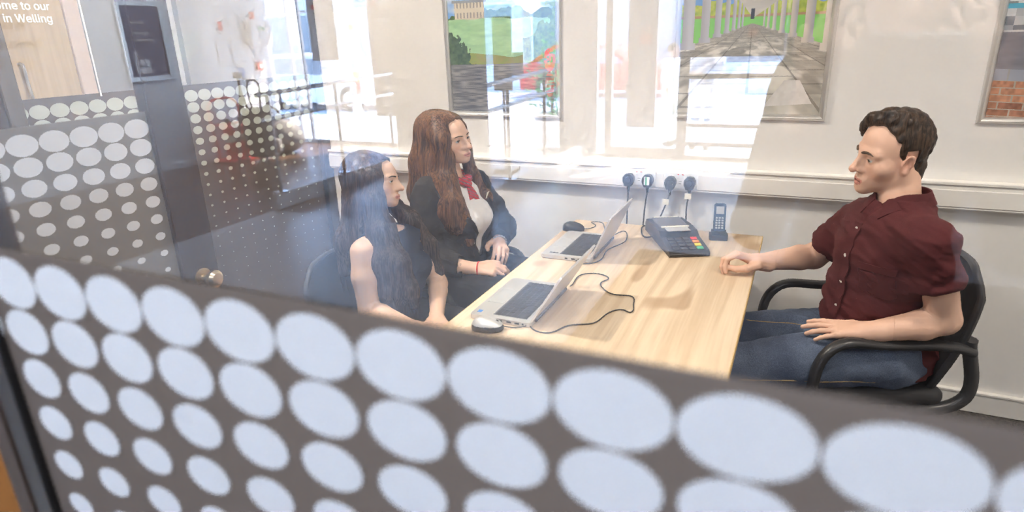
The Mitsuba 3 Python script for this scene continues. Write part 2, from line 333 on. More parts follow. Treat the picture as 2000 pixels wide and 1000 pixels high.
# left wall: framed poster, notices, alarm panel, call point
def on_left(y0, y1, z0, z1, d0=0.0, d1=.01, c=.002): return box(XL + d0, XL + d1, V(y1), V(y0), z0, z1, c)
t = thing('framed_poster', 'dark blue poster in a silver frame on the lobby wall', 'poster')
obj('frame', cat(on_left(5.24, 5.30, 1.15, 2.05, 0, .025), on_left(5.80, 5.86, 1.15, 2.05, 0, .025), on_left(5.24, 5.86, 1.13, 1.19, 0, .025), on_left(5.24, 5.86, 2.0, 2.06, 0, .025)), 'm_alu', t)
obj('print', on_left(5.28, 5.82, 1.17, 2.02, .002, .012), 'm_poster_dark', t)
obj('picture', cat([on_left(5.36 + .07 * (i % 3), 5.42 + .07 * (i % 3), 1.22 + .09 * (i // 3), 1.30 + .09 * (i // 3), .012, .014, 0) for i in range(7)]), 'm_paper', t, kind='stuff')
obj('wording', cat([on_left(5.40, 5.68 - .05 * i, z, z + .025, .012, .014, 0) for i, z in enumerate((1.6, 1.68, 1.80))]), 'm_grey', t, kind='stuff')
NOT = [(6.67, 6.79, 1.69, 1.86, 'm_red', 'small red notice, leftmost of the sheets by the alarm panel'), (6.87, 7.05, 1.62, 1.95, None, 'white notice sheet above the round sticker'), (6.62, 6.82, 1.26, 1.6, None, 'framed notice with green and red print'),
       (6.87, 7.07, 1.27, 1.58, None, 'white notice sheet beside the framed notice'), (6.90, 7.05, 1.02, 1.23, 'm_blue', 'blue and white notice, lowest of the sheets on the lobby wall')]
for y0, y1, z0, z1, c, lb in NOT:
    t = thing('wall_notice', lb, 'notice', 'notices by the alarm panel')
    obj('edge', on_left(y0 - .012, y1 + .012, z0 - .012, z1 + .012, 0, .004), 'm_grey', t)
    obj('sheet', on_left(y0, y1, z0, z1, .003, .0065), 'm_paper', t)
    if c: obj('print', on_left(y0 + .02, y1 - .02, z0 + .03, z1 - .02, .006, .0075, 0), c, t)
    else: obj('print', cat([on_left(y0 + .03, y1 - .03 - .03 * (i % 2), z0 + .04 + i * (z1 - z0 - .08) / 6, z0 + .052 + i * (z1 - z0 - .08) / 6, .006, .0075, 0) for i in range(6)]), 'm_grey', t, kind='stuff')
t = thing('alarm_panel', 'white fire alarm control panel with a green display', 'alarm panel')
obj('case', on_left(7.15, 7.56, 1.50, 1.86, 0, .12, .012), 'm_frame_white', t); obj('display', on_left(7.30, 7.42, 1.72, 1.755, .12, .123, 0), 'm_green', t)
t = thing('call_point', 'small red fire call point under the alarm panel', 'call point')
obj('case', on_left(7.26, 7.38, 1.16, 1.28, 0, .04, .006), 'm_red', t); obj('plate', on_left(7.30, 7.36, 1.19, 1.25, .04, .042, 0), 'm_white', t)
tag(obj('fire_sign', on_left(7.28, 7.38, 1.87, 1.97, 0, .006), 'm_red'), 'small red fire sign above the alarm panel', 'sign')
sg = struct('sill_conduit', on_left(7.0, 7.28, 1.90, 1.925, 0, .02), 'm_frame_grey', None)
# mirrored lettering that shows as pale grey print in the glass: a wording panel on the lobby wall
t = thing('wall_wording', 'grey lettering on the lobby wall beside the dark blue poster', 'lettering')
for s, z in (('Welcome to our', 1.74), ('banking in the', 1.56), ('your community', 1.38)):
    tm = meshkit.text_mesh(s, .085, .001); w = tm.bounds[1, 0]
    # reads along -y (as seen from the lobby, facing the wall)
    obj('line', frame(tm, (XL + .001, V(5.12 - w), z), (0, 1, 0), (0, 0, 1), (1, 0, 0)), 'm_text_grey', t)
# fire extinguishers on a red stand
def extinguisher(x, y, m, label, s=1.0):
    t = thing('fire_extinguisher', label, 'fire extinguisher', None)
    obj('cylinder', xf(lathe([(0, .0), (.07, .0), (.078, .01), (.078, .36), (.07, .40), (.035, .43), (.022, .44), (.022, .47), (0, .47)], 24), (x, y, .06), s=s), m, t, 30)
    obj('band', xf(lathe([(.0785, .20), (.0792, .20), (.0792, .30), (.0785, .30)], 24), (x, y, .06), s=s), 'm_cream', t, 30)
    v = obj('valve', xf(cat(box(-.02, .02, -.03, .07, .47, .49, .004), box(-.012, .012, -.02, .09, .50, .515, .004), box(-.015, .015, -.015, .015, .46, .52, .004)), (x, y, .06), s=s), 'm_black', t)
    obj('hose', xf(tube(spline([(0, -.03, .48), (0, -.10, .44), (.02, -.11, .28), (.03, -.09, .12)], 16), .011, 8), (x, y, .06), s=s), 'm_black', t, 40)
EX = -7.20
t = thing('extinguisher_stand', 'red tubular stand holding the fire extinguishers', 'stand')
obj('base', box(EX - .16, EX + .2, V(6.75), V(6.15), 0, .035, .01), 'm_red', t)
obj('back_tube', tube(spline([(EX - .12, V(6.2), .03), (EX - .14, V(6.2), .5), (EX - .14, V(6.25), .80), (EX - .14, V(6.45), .84), (EX - .14, V(6.65), .80), (EX - .14, V(6.7), .5), (EX - .12, V(6.7), .03)], 40), .016, 10), 'm_red', t, 40)
obj('sign_board', box(EX - .135, EX - .125, V(6.62), V(6.28), .55, .76), 'm_paper', t); obj('shelf', box(EX - .13, EX - .03, V(6.7), V(6.2), .48, .50, .004), 'm_red', t)
extinguisher(EX + .04, V(6.32), 'm_red', 'red fire extinguisher on the stand, nearer the framed poster')
extinguisher(EX + .04, V(6.58), 'm_red', 'red fire extinguisher on the stand, nearer the suitcase')
# suitcase, bag and tripod
t = thing('suitcase', 'black suitcase with its pull handle up beside the extinguishers', 'suitcase')
sx, sy = -6.78, V(6.5)
obj('body', xf(rbox(.30, .24, .66, .04, 16), (sx, sy, .38)), 'm_black_soft', t, 40)
obj('handle', tube(spline([(sx - .10, sy, .70), (sx - .10, sy, 1.02), (sx - .08, sy, 1.05), (sx + .08, sy, 1.05), (sx + .10, sy, 1.02), (sx + .10, sy, .70)], 30), .010, 8), 'm_dark_grey', t, 40)
for a in (-.14, .14): obj('wheel', xf(trimesh.creation.cylinder(.03, .03, sections=16), (sx + a, sy - .1, .03), ry=90), 'm_black', t, 30)
t = thing('backpack', 'grey sloping bag on the floor behind the suitcase', 'bag')
bp = trimesh.creation.icosphere(3, 1.0); vv = bp.vertices.copy(); vv[:, 2] = np.where(vv[:, 2] < 0, vv[:, 2] * .6, vv[:, 2])
bp.vertices = vv * [.34, .26, .40] * (1 - .35 * np.clip(vv[:, 2:], 0, 1)) * (1 + .12 * (meshkit.fbm(vv * 2.2, 3) - .5))[:, None]
obj('body', xf(bp, (-6.95, V(7.1), .24)), 'm_grey', t, True); obj('pocket', xf(rbox(.3, .12, .2, .04, 12), (-6.90, V(6.82), .15)), 'm_grey', t, 40)
obj('strap', tube(spline([(-7.0, V(7.0), .58), (-7.05, V(6.9), .68), (-6.92, V(6.9), .68), (-6.88, V(7.0), .58)], 16), .012, 8), 'm_black', t, 40)
t = thing('tripod', 'black tripod standing between the extinguishers and suitcase', 'tripod')
tx, ty = -6.32, V(5.85)
for a in (90, 210, 330):
    obj('leg', tube([(tx, ty, 1.0), (tx + .22 * math.cos(math.radians(a)), ty + .22 * math.sin(math.radians(a)), .03)], [.014, .010], 8), 'm_black', t, 40)
obj('column', tube([(tx, ty, .75), (tx, ty, 1.12)], .016, 10), 'm_dark_grey', t, 40)
obj('head', cat(xf(rbox(.07, .09, .05, .012), (tx, ty, 1.16)), xf(rbox(.09, .09, .015, .005), (tx, ty, 1.20)), tube([(tx, ty, 1.15), (tx + .05, ty - .18, 1.10)], .008, 8)), 'm_black', t, 40)
# notice stand near the second window
t = thing('notice_stand', 'slim white notice board with lines of print standing at the shop window', 'notice board')
obj('board', box(-3.18, -2.96, V(6.53), V(6.50), .95, 1.72, .004), 'm_frame_white', t)
obj('print', cat([box(-3.15, -3.0, V(6.535), V(6.53), 1.02 + .058 * i, 1.035 + .058 * i) for i in range(11)]), 'm_grey', t, kind='stuff')
obj('print', cat([box(-3.15, -3.0, V(6.535), V(6.53), z, z + .008) for z in (1.2, 1.46)]), 'm_red', t, kind='stuff')
obj('foot', cat(tube([(-3.07, V(6.515), .075), (-3.07, V(6.515), .96)], .015, 8), box(-3.2, -2.94, V(6.65), V(6.38), .0685, .09, .006)), 'm_frame_grey', t)
t = thing('mandatory_sign', 'white sign with a blue round symbol on the shop window', 'sign')
obj('sheet', box(-3.62, -3.46, YS + .012, YS + .016, 1.02, 1.32), 'm_paper', t)
obj('symbol', xf(trimesh.creation.annulus(.035, .06, .002, sections=28), (-3.54, YS + .0175, 1.22), rx=90), 'm_blue', t); obj('print', box(-3.60, -3.48, YS + .016, YS + .0172, 1.05, 1.10), 'm_blue', t)
# ------------------------------------------------------------------ framed photographs on the back wall (flat prints drawn in uv)
def fract(x): return x - dr.floor(x)
def poly_in(u, v, pts):
    """True inside the convex polygon pts (counter-clockwise)."""
    ok = mi.Bool(True)
    for (a, b), (c, d) in zip(pts, pts[1:] + pts[:1]):
        ok &= ((c - a) * (v - b) - (d - b) * (u - a)) >= 0
    return ok
def sky_c(u, v, k=0.0):
    cl = smoothstep(.42, .68, fbm(u * 4 + k, v * 7, 2.0 + k, 4))
    return mix((.20, .40, .72), (.80, .84, .88), cl)
def lake_fn(p, n, uv):        # white house on a lawn by a lake, red boat-like flowers
    u, v = uv.x, uv.y
    c = sky_c(u, v, 1.0)
    tree = v < .74 + .13 * fbm(u * 9, 3.0, 1.0, 3)
    c = dr.select(tree, mix((.03, .07, .03), (.12, .20, .06), fbm(u * 40, v * 40, 1.0, 3)), c)
    house = (u > .08) & (u < .36) & (v > .745) & (v < .885)
    win = house & (dr.abs(fract(u * 32) - .5) < .2) & (dr.abs(fract(v * 13 + .25) - .5) < .28)
    c = dr.select(house, mi.Color3f(.66, .60, .48), c); c = dr.select(win, mi.Color3f(.30, .28, .25), c)
    roof = (u > .06) & (u < .38) & (v > .885) & (v < .905)
    c = dr.select(roof, mi.Color3f(.25, .27, .30), c)
    lawn = v < .745 + .02 * noise(u * 8)
    c = dr.select(lawn, mix((.24, .44, .24), (.40, .60, .34), fbm(u * 12, v * 40, 1.0, 3)), c)
    bank = v < .455 + .05 * noise(u * 5, 1.0)
    c = dr.select(bank, mix((.30, .24, .10), (.20, .30, .08), fbm(u * 20, v * 30, 2.0, 3)), c)
    bush = (v < .60 + .42 * smoothstep(.72, .98, u) * fbm(u * 14, v * 14, 3.0, 3)) & (u > .70)
    c = dr.select(bush, mix((.05, .14, .04), (.25, .36, .10), fbm(u * 50, v * 50, 1.0, 2)), c)
    dk = (u + .22 * (fbm(u * 26, v * 26, 9.0, 3) - .5) < .24 * smoothstep(.72, .48, v)) & (v > .40) & (v < .66)
    c = dr.select(dk, mix((.03, .06, .05), (.10, .16, .08), fbm(u * 40, v * 40, 5.0, 2)), c)
    w = v < .395 + .02 * noise(u * 6, 4.0)
    rip = noise(u * 14, v * 120)
    c = dr.select(w, mix((.07, .08, .10), (.34, .33, .32), rip * .75 + .2 * smoothstep(.25, .6, u)), c)
    red = (dr.square((u - .93) / .05) + dr.square((v - .43) / .09) < 1.0) & (noise(u * 60, v * 60) > .32)
    rr = (dr.square((u - .93) / .04) + dr.square((v - .24) / .10) < 1.0) & (noise(u * 20, v * 120) > .4)
    c = dr.select(red, mi.Color3f(.62, .12, .08), c); c = dr.select(rr, mi.Color3f(.42, .12, .10), c)
    return c
def colonnade_fn(p, n, uv):   # paved colonnade running to a far point
    u, v = uv.x, uv.y
    vx, vy = .50, .57
    c = sky_c(u, v, 4.0)
    tr = v < .645 + .08 * fbm(u * 14, 6.0, 1.0, 3)
    c = dr.select(tr, mix((.28, .42, .08), (.62, .66, .14), fbm(u * 40, v * 40, 1.0, 2)), c)
    c = dr.select(v < .60, mi.Color3f(.25, .62, .16), c)
    c = dr.select((v < .612) & (v > .598), mi.Color3f(.45, .30, .18), c)
    ceil_ = (v > vy + .02 + .62 * dr.maximum(u - vx, 0)) & (v > vy + .02 + 1.15 * dr.maximum(vx - u, 0))
    c = dr.select(ceil_, mix((.46, .45, .40), (.66, .64, .57), fbm(u * 6, v * 30, 1.0, 3)), c)
    # paving
    fl = (v < vy) & ((v - .58) < (vy - .58) * (1 - dr.abs(u - vx) * 0.0))
    inside = (v < vy - .01 - .28 * dr.maximum(u - vx, 0)) & (v < vy - .01 - .30 * dr.maximum(vx - u, 0))
    s = dr.maximum(vy - v, .01); sx = (u - vx) / s; sz = 1.0 / s
    joint = (dr.abs(fract(sx * 1.1) - .5) > .475) | (dr.abs(fract(sz * 1.3 + .5 * dr.floor(sx * 1.1)) - .5) > .47)
    pv = mix((.27, .27, .24), (.52, .50, .44), fbm(sx * 5, sz * 3, 1.0, 4)) * (.8 + .35 * cell_rand(dr.floor(sx * 1.1), dr.floor(sz * 1.3)))
    pv = mix(pv, mi.Color3f(.80, .77, .70), smoothstep(.45, .75, fbm(sx * 2.2, sz * .9, 7.0, 3)) * smoothstep(.50, .40, v))
    pv = dr.select(joint, pv * .55, pv)
    c = dr.select(inside, pv, c)
    slab = poly_in(u, v, [(.62, .06), (.93, .08), (.84, .22), (.74, .22)])
    c = dr.select(slab, mix((.62, .60, .57), (.78, .76, .73), fbm(u * 30, v * 30, 2.0, 3)), c)
    # columns on both sides, shrinking towards the vanishing point
    for i in range(7):
        k = .73 ** i
        for sgn in (1, -1):
            x = vx + sgn * (.49 if sgn > 0 else .43) * k; w = .040 * k
            base = vy - .005 - .29 * abs(x - vx); d = (u - x) / w
            col = (dr.abs(d) < 1) & (v > base) & ~ceil_; foot = (dr.abs(d) < 1.35) & (v > base - .03 * k) & (v < base + .012 * k)
            sh = mix((.42, .43, .46), (.66, .62, .55) if sgn > 0 else (.52, .54, .58), smoothstep(-1.0, .8, -d * sgn))
            c = dr.select(col | foot, sh, c)
    lamp = (dr.abs(u - .497) < .012) & (v > .585) & (v < .645)
    return dr.select(lamp, mi.Color3f(.06, .07, .09), c)
def brick_fn(p, n, uv):       # road and shops above a brick wall with a blue-grey coping
    u, v = uv.x, uv.y
    c = sky_c(u, v, 8.0)
    sh = (v < .62) & (v > .475)
    st = dr.floor(u * 16); c = dr.select(sh, mix((.10, .13, .17), (.72, .74, .76), cell_rand(st, dr.floor(v * 22))), c)
    c = dr.select((v > .585) & (v < .61), mi.Color3f(.12, .45, .62), c)
    c = dr.select(v < .475, mix((.17, .17, .20), (.24, .24, .28), fbm(u * 9, v * 30, 1.0, 3)), c)
    c = dr.select((v < .475) & (v > .465), mi.Color3f(.55, .55, .56), c)
    top = .275 - .04 * u
    cop = (v < top) & (v > top - .06)
    jc = dr.abs(fract(u * 11) - .5) > .45
    c = dr.select(cop, dr.select(jc, mi.Color3f(.35, .34, .33), mix((.20, .23, .30), (.34, .36, .42), cell_rand(dr.floor(u * 11), 2.0))), c)
    wv = (top - .06 - v) * 26; row = dr.floor(wv); bu = u * 7.5 + .5 * fract(row * .5) * 2
    mort = (dr.abs(fract(wv) - .5) > .43) | (dr.abs(fract(bu) - .5) > .465)
    bc = mix((.26, .11, .07), (.52, .25, .15), cell_rand(dr.floor(bu), row)) * (.75 + .5 * noise(u * 60, v * 60))
    c = dr.select(v < top - .06, dr.select(mort, mi.Color3f(.42, .36, .30), bc), c)
    return c
for nm, fn in (('m_print_lake', lake_fn), ('m_print_colonnade', colonnade_fn), ('m_print_brick', brick_fn)):
    mat(nm, proc(fn), .22, specular=.35)
def framed(label, x0, x1, z0, z1, m):
    """Snap frame: four mitred rounded bars and a print; x0..z1 are the outer edges."""
    t = thing('framed_picture', label, 'picture')
    w, d = .024, .022; y = YB
    prof = Polygon([(0, 0), (w, 0), (w, d * .45), (w * .72, d * .85), (w * .4, d), (w * .12, d * .8), (0, d * .4)])
    cx, cz, W, H = (x0 + x1) / 2, (z0 + z1) / 2, x1 - x0, z1 - z0
    for L, rz, px, pz in ((W, 0, x0, z0), (H, 90, x1, z0), (W, 180, x1, z1), (H, 270, x0, z1)):
        # bar along local x from 0 to L, profile in local (z = inward, -y = out)
        q = np.array(prof.exterior.coords)[:-1]; n = len(q)
        A = np.c_[q[:, 0], -q[:, 1], q[:, 0]]; B = np.c_[L - q[:, 0], -q[:, 1], q[:, 0]]
        Vv = np.vstack([A, B]); F = [[i, (i + 1) % n, n + (i + 1) % n] for i in range(n)] + [[i, n + (i + 1) % n, n + i] for i in range(n)]
        tm = trimesh.Trimesh(Vv, F, process=False)
        a = math.radians(rz); M = np.array([[math.cos(a), 0, -math.sin(a), px], [0, 1, 0, y], [math.sin(a), 0, math.cos(a), pz], [0, 0, 0, 1.0]])
        tm.apply_transform(M); obj('frame_bar', tm, 'm_alu', t, 50)
    q = trimesh.Trimesh([[x0 + w * .6, y - .006, z0 + w * .6], [x1 - w * .6, y - .006, z0 + w * .6], [x1 - w * .6, y - .006, z1 - w * .6], [x0 + w * .6, y - .006, z1 - w * .6]], [[0, 1, 2], [0, 2, 3]], process=False)
    obj('print', q, m, t, uv=np.array([[0, 0], [1, 0], [1, 1], [0, 1.0]]))
    obj('backing', box(x0 + .01, x1 - .01, y - .005, y - .0005, z0 + .01, z1 - .01), 'm_grey', t)
framed('framed photograph of a lake and lawn with a pale house, leftmost on the wall', -1.612, -1.021, 1.143, 1.74, 'm_print_lake')
framed('framed photograph of a paved colonnade, above the table end', -.522, .076, 1.155, 1.82, 'm_print_colonnade')
framed('framed photograph of a road and brick wall, behind the man', .566, 1.16, 1.158, 1.82, 'm_print_brick')
# ------------------------------------------------------------------ the street outside the shop front
YO = YS - .12
struct('pavement', box(-30, 12, YO - 2.6, YO, -.15, -.03), 'm_pave')
struct('road', box(-40, 20, YO - 11.5, YO - 2.6, -.2, -.12), 'm_road')
struct('pavement_far', box(-40, 20, YO - 15, YO - 11.5, -.15, -.03), 'm_pave')
def shop(x0, x1, h, wall, fascia, label, n=3):
    t = thing('street_building', label, 'building')
    y = YO - 15
    obj('wall', box(x0, x1, y - 6, y, -.1, h), wall, t)
    f = obj('fascia', box(x0 + .2, x1 - .2, y - .05, y + .15, 2.9, 3.7, .02), fascia, t)
    w = (x1 - x0 - .6) / n
    for i in range(n):
        a = x0 + .3 + i * w
        p = obj('window', cat(box(a + .05, a + w - .05, y, y + .06, .4, .5), box(a + .05, a + w - .05, y, y + .06, 2.7, 2.8), box(a + .05, a + .13, y, y + .06, .4, 2.8), box(a + w - .13, a + w - .05, y, y + .06, .4, 2.8)), 'm_frame_white', t)
        obj('pane', box(a + .1, a + w - .1, y + .005, y + .02, .5, 2.7), 'm_far_glass', p)
        u = obj('window', cat(box(a + .3, a + w - .3, y, y + .06, 4.4, 4.5), box(a + .3, a + w - .3, y, y + .06, 5.8, 5.9), box(a + .3, a + .38, y, y + .06, 4.4, 5.9), box(a + w - .38, a + w - .3, y, y + .06, 4.4, 5.9)), 'm_frame_white', t)
        obj('pane', box(a + .35, a + w - .35, y + .005, y + .02, 4.5, 5.8), 'm_far_glass', u)
mat('m_pave', (.72, .71, .69), .8); mat('m_road', (.48, .48, .49), .85); mat('m_far_wall', (.74, .72, .69), .8); mat('m_far_brick', (.58, .44, .40), .8); mat('m_far_glass', (.22, .26, .30), .15); mat('m_car', (.80, .81, .82), .2, clearcoat=1.0)
mat('m_skin_far', (.55, .36, .27), .6)
shop(-34, -26, 7.5, 'm_far_wall', 'm_red', 'cream shop building with a red fascia far along the street')
shop(-26, -18, 7.0, 'm_far_brick', 'm_white', 'brick shop building with a white fascia across the street')
shop(-18, -10, 7.5, 'm_far_wall', 'm_blue', 'cream shop building with a blue fascia across the street')
shop(-10, -3, 7.0, 'm_far_brick', 'm_white', 'brick shop building opposite the shop door')
shop(-3, 6, 7.5, 'm_far_wall', 'm_green', 'cream shop building with a green fascia across the street')
def car(x, y, label, m='m_car'):
    t = thing('car', label, 'car')
    prof = [(-2.0, .25), (2.0, .25), (2.05, .6), (1.9, .75), (1.1, .85), (.55, 1.32), (-1.0, 1.36), (-1.75, .9), (-2.05, .8)]
    b = prism(Polygon(prof).buffer(.04), 1.6); b.apply_transform(np.array([[1, 0, 0, x], [0, 0, 1, y - .8], [0, 1, 0, -.12], [0, 0, 0, 1.0]])); b.invert() if b.volume < 0 else None
    obj('body', b, m, t)
    g = prism(Polygon([(.95, .90), (.5, 1.27), (-.95, 1.31), (-1.55, .92)]), 1.64); g.apply_transform(np.array([[1, 0, 0, x], [0, 0, 1, y - .82], [0, 1, 0, -.12], [0, 0, 0, 1.0]]))
    obj('side_window', g, 'm_far_glass', t)
    for a in (-1.25, 1.3):
        for s in (-.72, .72):
            w = obj('wheel', xf(trimesh.creation.cylinder(.31, .22, sections=24), (x + a, y + s, .19), rx=90), 'm_black', t, 30)
            obj('hub', xf(trimesh.creation.cylinder(.17, .23, sections=16), (x + a, y + s, .19), rx=90), 'm_steel', w, 30)
car(-11.6, YO - 5.6, 'white car parked in the street by the painted pole'); car(-5.4, YO - 9.6, 'red car passing in the street', 'm_red')
t = thing('street_pole', 'street pole with blue, yellow and red bands at the kerb', 'pole')
px_, py_ = -8.55, V(11.0)
obj('shaft', tube([(px_, py_, -.05), (px_, py_, 3.6)], .05, 14), 'm_grey', t, 40)
for z0, z1, m in ((.5, .75, 'm_red'), (.75, .95, 'm_yellow'), (.95, 1.2, 'm_blue'), (1.75, 1.85, 'm_yellow')):
    obj('band', xf(trimesh.creation.cylinder(.075, z1 - z0, sections=16), (px_, py_, (z0 + z1) / 2)), m, t, 30)
def bollard(x, y, label):
    t = thing('bollard', label, 'bollard', 'bollards on the pavement')
    obj('shaft', xf(lathe([(0, 0), (.09, 0), (.09, .03), (.05, .05), (.05, .85), (.04, .9), (0, .91)], 16), (x, y, -.04)), 'm_grey', t, 30)
bollard(-7.4, V(9.4), 'grey steel bollard outside the window by the notice wall'); bollard(-3.3, V(9.7), 'grey steel bollard on the pavement behind the shrub tub')
# bus stop with a timetable post, and a street tree in a tub
t = thing('planter', 'square tub with a green shrub outside the second window', 'planter')
obj('tub', xf(lathe([(0, 0), (.22, 0), (.28, .45), (.24, .45), (.23, .38), (0, .38)], 20), (-3.45, V(9.0), -.04)), 'm_grey', t, 30)
lf = []
lr = np.random.default_rng(5)
for i in range(240):
    c = lr.normal(size=3) * [.16, .16, .28] + [-3.45, V(9.0), .85]
    q = trimesh.Trimesh([[-.05, 0, 0], [0, -.02, .01], [.05, 0, 0], [0, .02, .01]], [[0, 1, 2], [0, 2, 3]]); q.apply_transform(trimesh.transformations.random_rotation_matrix(lr.random(3))); q.apply_translation(c); lf.append(q)
obj('foliage', cat(lf), 'm_green', t, kind='stuff')
obj('stem', tube([(-3.45, V(9.0), .33), (-3.44, V(9.0), .9)], .02, 6), 'm_dark_wood', t)
# ------------------------------------------------------------------ the table and what is on it
TZ = .72
tb = thing('meeting_table', 'light oak meeting table between the two women and the man', 'table')
TX0, TX1, TY0, TY1 = -.882, -.098, 1.02, 2.595
obj('table_top', box(TX0, TX1, TY0, TY1, TZ - .028, TZ, .0015), 'm_table', tb)
obj('edge_band', cat(box(TX1 - .001, TX1 + .0015, TY0, TY1, TZ - .027, TZ - .001), box(TX0 - .0015, TX0 + .001, TY0, TY1, TZ - .027, TZ - .001), box(TX0, TX1, TY1 - .001, TY1 + .0015, TZ - .027, TZ - .001)), 'm_table_edge', tb)
for y in (TY0 + .16, TY1 - .16):
    for x in (TX0 + .07, TX1 - .07):
        obj('leg', box(x - .025, x + .025, y - .025, y + .025, 0, TZ - .028, .004), 'm_silver', tb)
    obj('cross_rail', box(TX0 + .095, TX1 - .095, y - .018, y + .018, TZ - .07, TZ - .028, .003), 'm_silver', tb)

def laptop(y0, y1, xh, lean, label, sticker, marks=False):
    """Base from the front edge (-x) to the hinge at xh; the lid leans towards +x."""
    t = thing('laptop', label, 'laptop')
    D, W, cy = .196, y1 - y0, (y0 + y1) / 2
    b = prism(rrect(D, W, .012), .013)
    obj('base', xf(b, (xh - D / 2, cy, TZ + .002)), 'm_silver', t)
    ztop = TZ + .0151
    obj('key_well', box(xh - .128, xh - .022, cy - .136, cy + .136, ztop - .0005, ztop + .0003), 'm_dark_grey', t)
    keys = []
    for r in range(6):
        x = xh - .122 + r * .0172; yk = cy - .133
        widths = [[.03] + [.0165] * 3 + [.085] + [.0165] * 5 + [.017], [.036] + [.0165] * 11 + [.032], [.028] + [.0165] * 12 + [.026], [.024] + [.0165] * 12 + [.030], [.0165] * 13 + [.036], [.0165] * 15][r]
        s = .266 / (sum(widths) + .0022 * (len(widths) - 1)); yy = cy + .133
        for w in widths:
            w2 = w * s; keys.append(box(x, x + .0148, yy - w2, yy, ztop + .0002, ztop + .0014)); yy -= w2 + .0022 * s
    kb = obj('keyboard', cat(keys), 'm_key', t, kind='stuff')
    obj('touchpad', box(xh - .186, xh - .134, cy - .055, cy + .055, ztop - .0002, ztop + .0004), 'm_touch', t)
    if sticker: obj('sticker', box(xh - .182, xh - .168, y0 + .022, y0 + .038, ztop, ztop + .0004), 'm_blue', t, label='small blue sticker on the palm rest')
    if marks:
        for k in range(3): obj('sticker', xf(lathe([(0, 0), (.006, 0), (.006, .0004), (0, .0004)], 14), (xh - .165 + .012 * k, y0 + .03, ztop)), 'm_dark_grey', t)
    # ports on the near side
    for k, (dx, w) in enumerate(((.10, .010), (.075, .014), (.05, .014), (.028, .006))):
        obj('port', box(xh - dx, xh - dx + w, y0 - .0006, y0 + .002, TZ + .006, TZ + .011), 'm_black', t)
    # lid
    H = .175; a = math.radians(lean)
    lid = prism(rrect(H, W, .010), .006)
    M = lambda m: frame(xf(m, (H / 2, 0, 0)), (xh + .001, cy, TZ + .014), (math.sin(a), 0, math.cos(a)), (0, 1, 0), (-math.cos(a), 0, math.sin(a)))
    ld = obj('lid', M(lid), 'm_silver', t)
    obj('screen', M(xf(prism(rrect(H - .02, W - .012, .004), .0006), (0, 0, .0058))), 'm_black', ld)
    obj('hinge', tube([(xh + .002, y0 + .03, TZ + .013), (xh + .002, y1 - .03, TZ + .013)], .006, 10), 'm_dark_grey', t, 40)
    return t
mat('m_key', (.035, .035, .038), .5); mat('m_touch', (.50, .50, .49), .3, metallic=.3)
laptop(1.485, 1.80, -.640, 32, 'silver laptop nearest the camera, in front of the woman in the sleeveless top', True)
laptop(2.060, 2.375, -.645, 24, 'silver laptop farther along the table, in front of the woman in the blazer', False, True)

def mouse(x, y, rz, top, label, cable):
    t = thing('computer_mouse', label, 'mouse')
    s = trimesh.creation.icosphere(4, 1.0); v = s.vertices.copy()
    v[:, 2] = np.where(v[:, 2] < -.2, -.2, v[:, 2]); v *= [.047, .030, .030]; v[:, 2] *= 1 - .18 * (v[:, 0] / .047)
    v[:, 1] *= 1 - .10 * np.cos(v[:, 0] / .047 * 2.2); v[:, 2] -= v[:, 2].min()
    s.vertices = v
    obj('body', xf(s, (x, y, TZ + .001), rz=rz), 'm_black_plastic', t, True)
    u = s.copy(); fm_ = (u.triangles_center[:, 2] > .0165) & (np.abs(u.triangles_center[:, 1]) < .026)
    u = u.submesh([fm_], append=True); u.vertices = u.vertices + u.vertex_normals * .0008
    obj('shell', xf(u, (x, y, TZ + .001), rz=rz), top, t, True)
    obj('wheel', xf(trimesh.creation.cylinder(.008, .006, sections=20), (x + .026 * math.cos(math.radians(rz)), y + .026 * math.sin(math.radians(rz)), TZ + .0235), rx=90, rz=rz), 'm_black', t, 40)
    obj('cable', tube(spline(cable, 48), .0017, 6), 'm_cable', t, 40)
    return t
mat('m_cable', (.05, .05, .055), .5)
c = TZ + .0036
mouse(-.752, 1.437, 12, 'm_silver', 'silver and black mouse beside the near laptop', [(-.708, 1.45, TZ + .012), (-.685, 1.468, c), (-.665, 1.474, c + .002), (-.652, 1.482, TZ + .008)])
mouse(-.838, 2.428, 8, 'm_black_plastic', 'black mouse at the far end of the table', [(-.795, 2.437, TZ + .01), (-.778, 2.47, c), (-.775, 2.53, c), (-.80, 2.56, c), (-.775, 2.575, c), (-.735, 2.53, c), (-.70, 2.44, c), (-.66, 2.39, c)])
def cord(name, label, pts, m='m_cable', r=.0019, n=80, group=None):
    k = obj(name, tube(spline(pts, n), r, 6), m, None, 40); tag(k, label, 'cable', group); return k
cord('charging_cable', 'thin dark cable looping across the table from the near laptop', [(-.640, 1.482, TZ + .008), (-.628, 1.476, c), (-.576, 1.474, c), (-.545, 1.534, c), (-.488, 1.570, c), (-.457, 1.672, c), (-.425, 1.694, c), (-.404, 1.682, c), (-.400, 1.70, c), (-.408, 1.735, c), (-.437, 1.806, c), (-.450, 1.805, c), (-.484, 1.800, c), (-.533, 1.837, c), (-.552, 1.892, c), (-.540, 1.928, c), (-.556, 1.948, c), (-.602, 1.958, c), (-.632, 1.94, c), (-.642, 1.88, c), (-.636, 1.81, TZ + .008)])
cord('charging_cable', 'thin dark cable curling behind the far laptop', [(-.655, 2.395, c + .002), (-.625, 2.47, c), (-.600, 2.40, c), (-.595, 2.32, c), (-.618, 2.255, c), (-.628, 2.20, c), (-.62, 2.13, c), (-.635, 2.06, c), (-.67, 2.040, c), (-.70, 2.055, TZ + .008)])
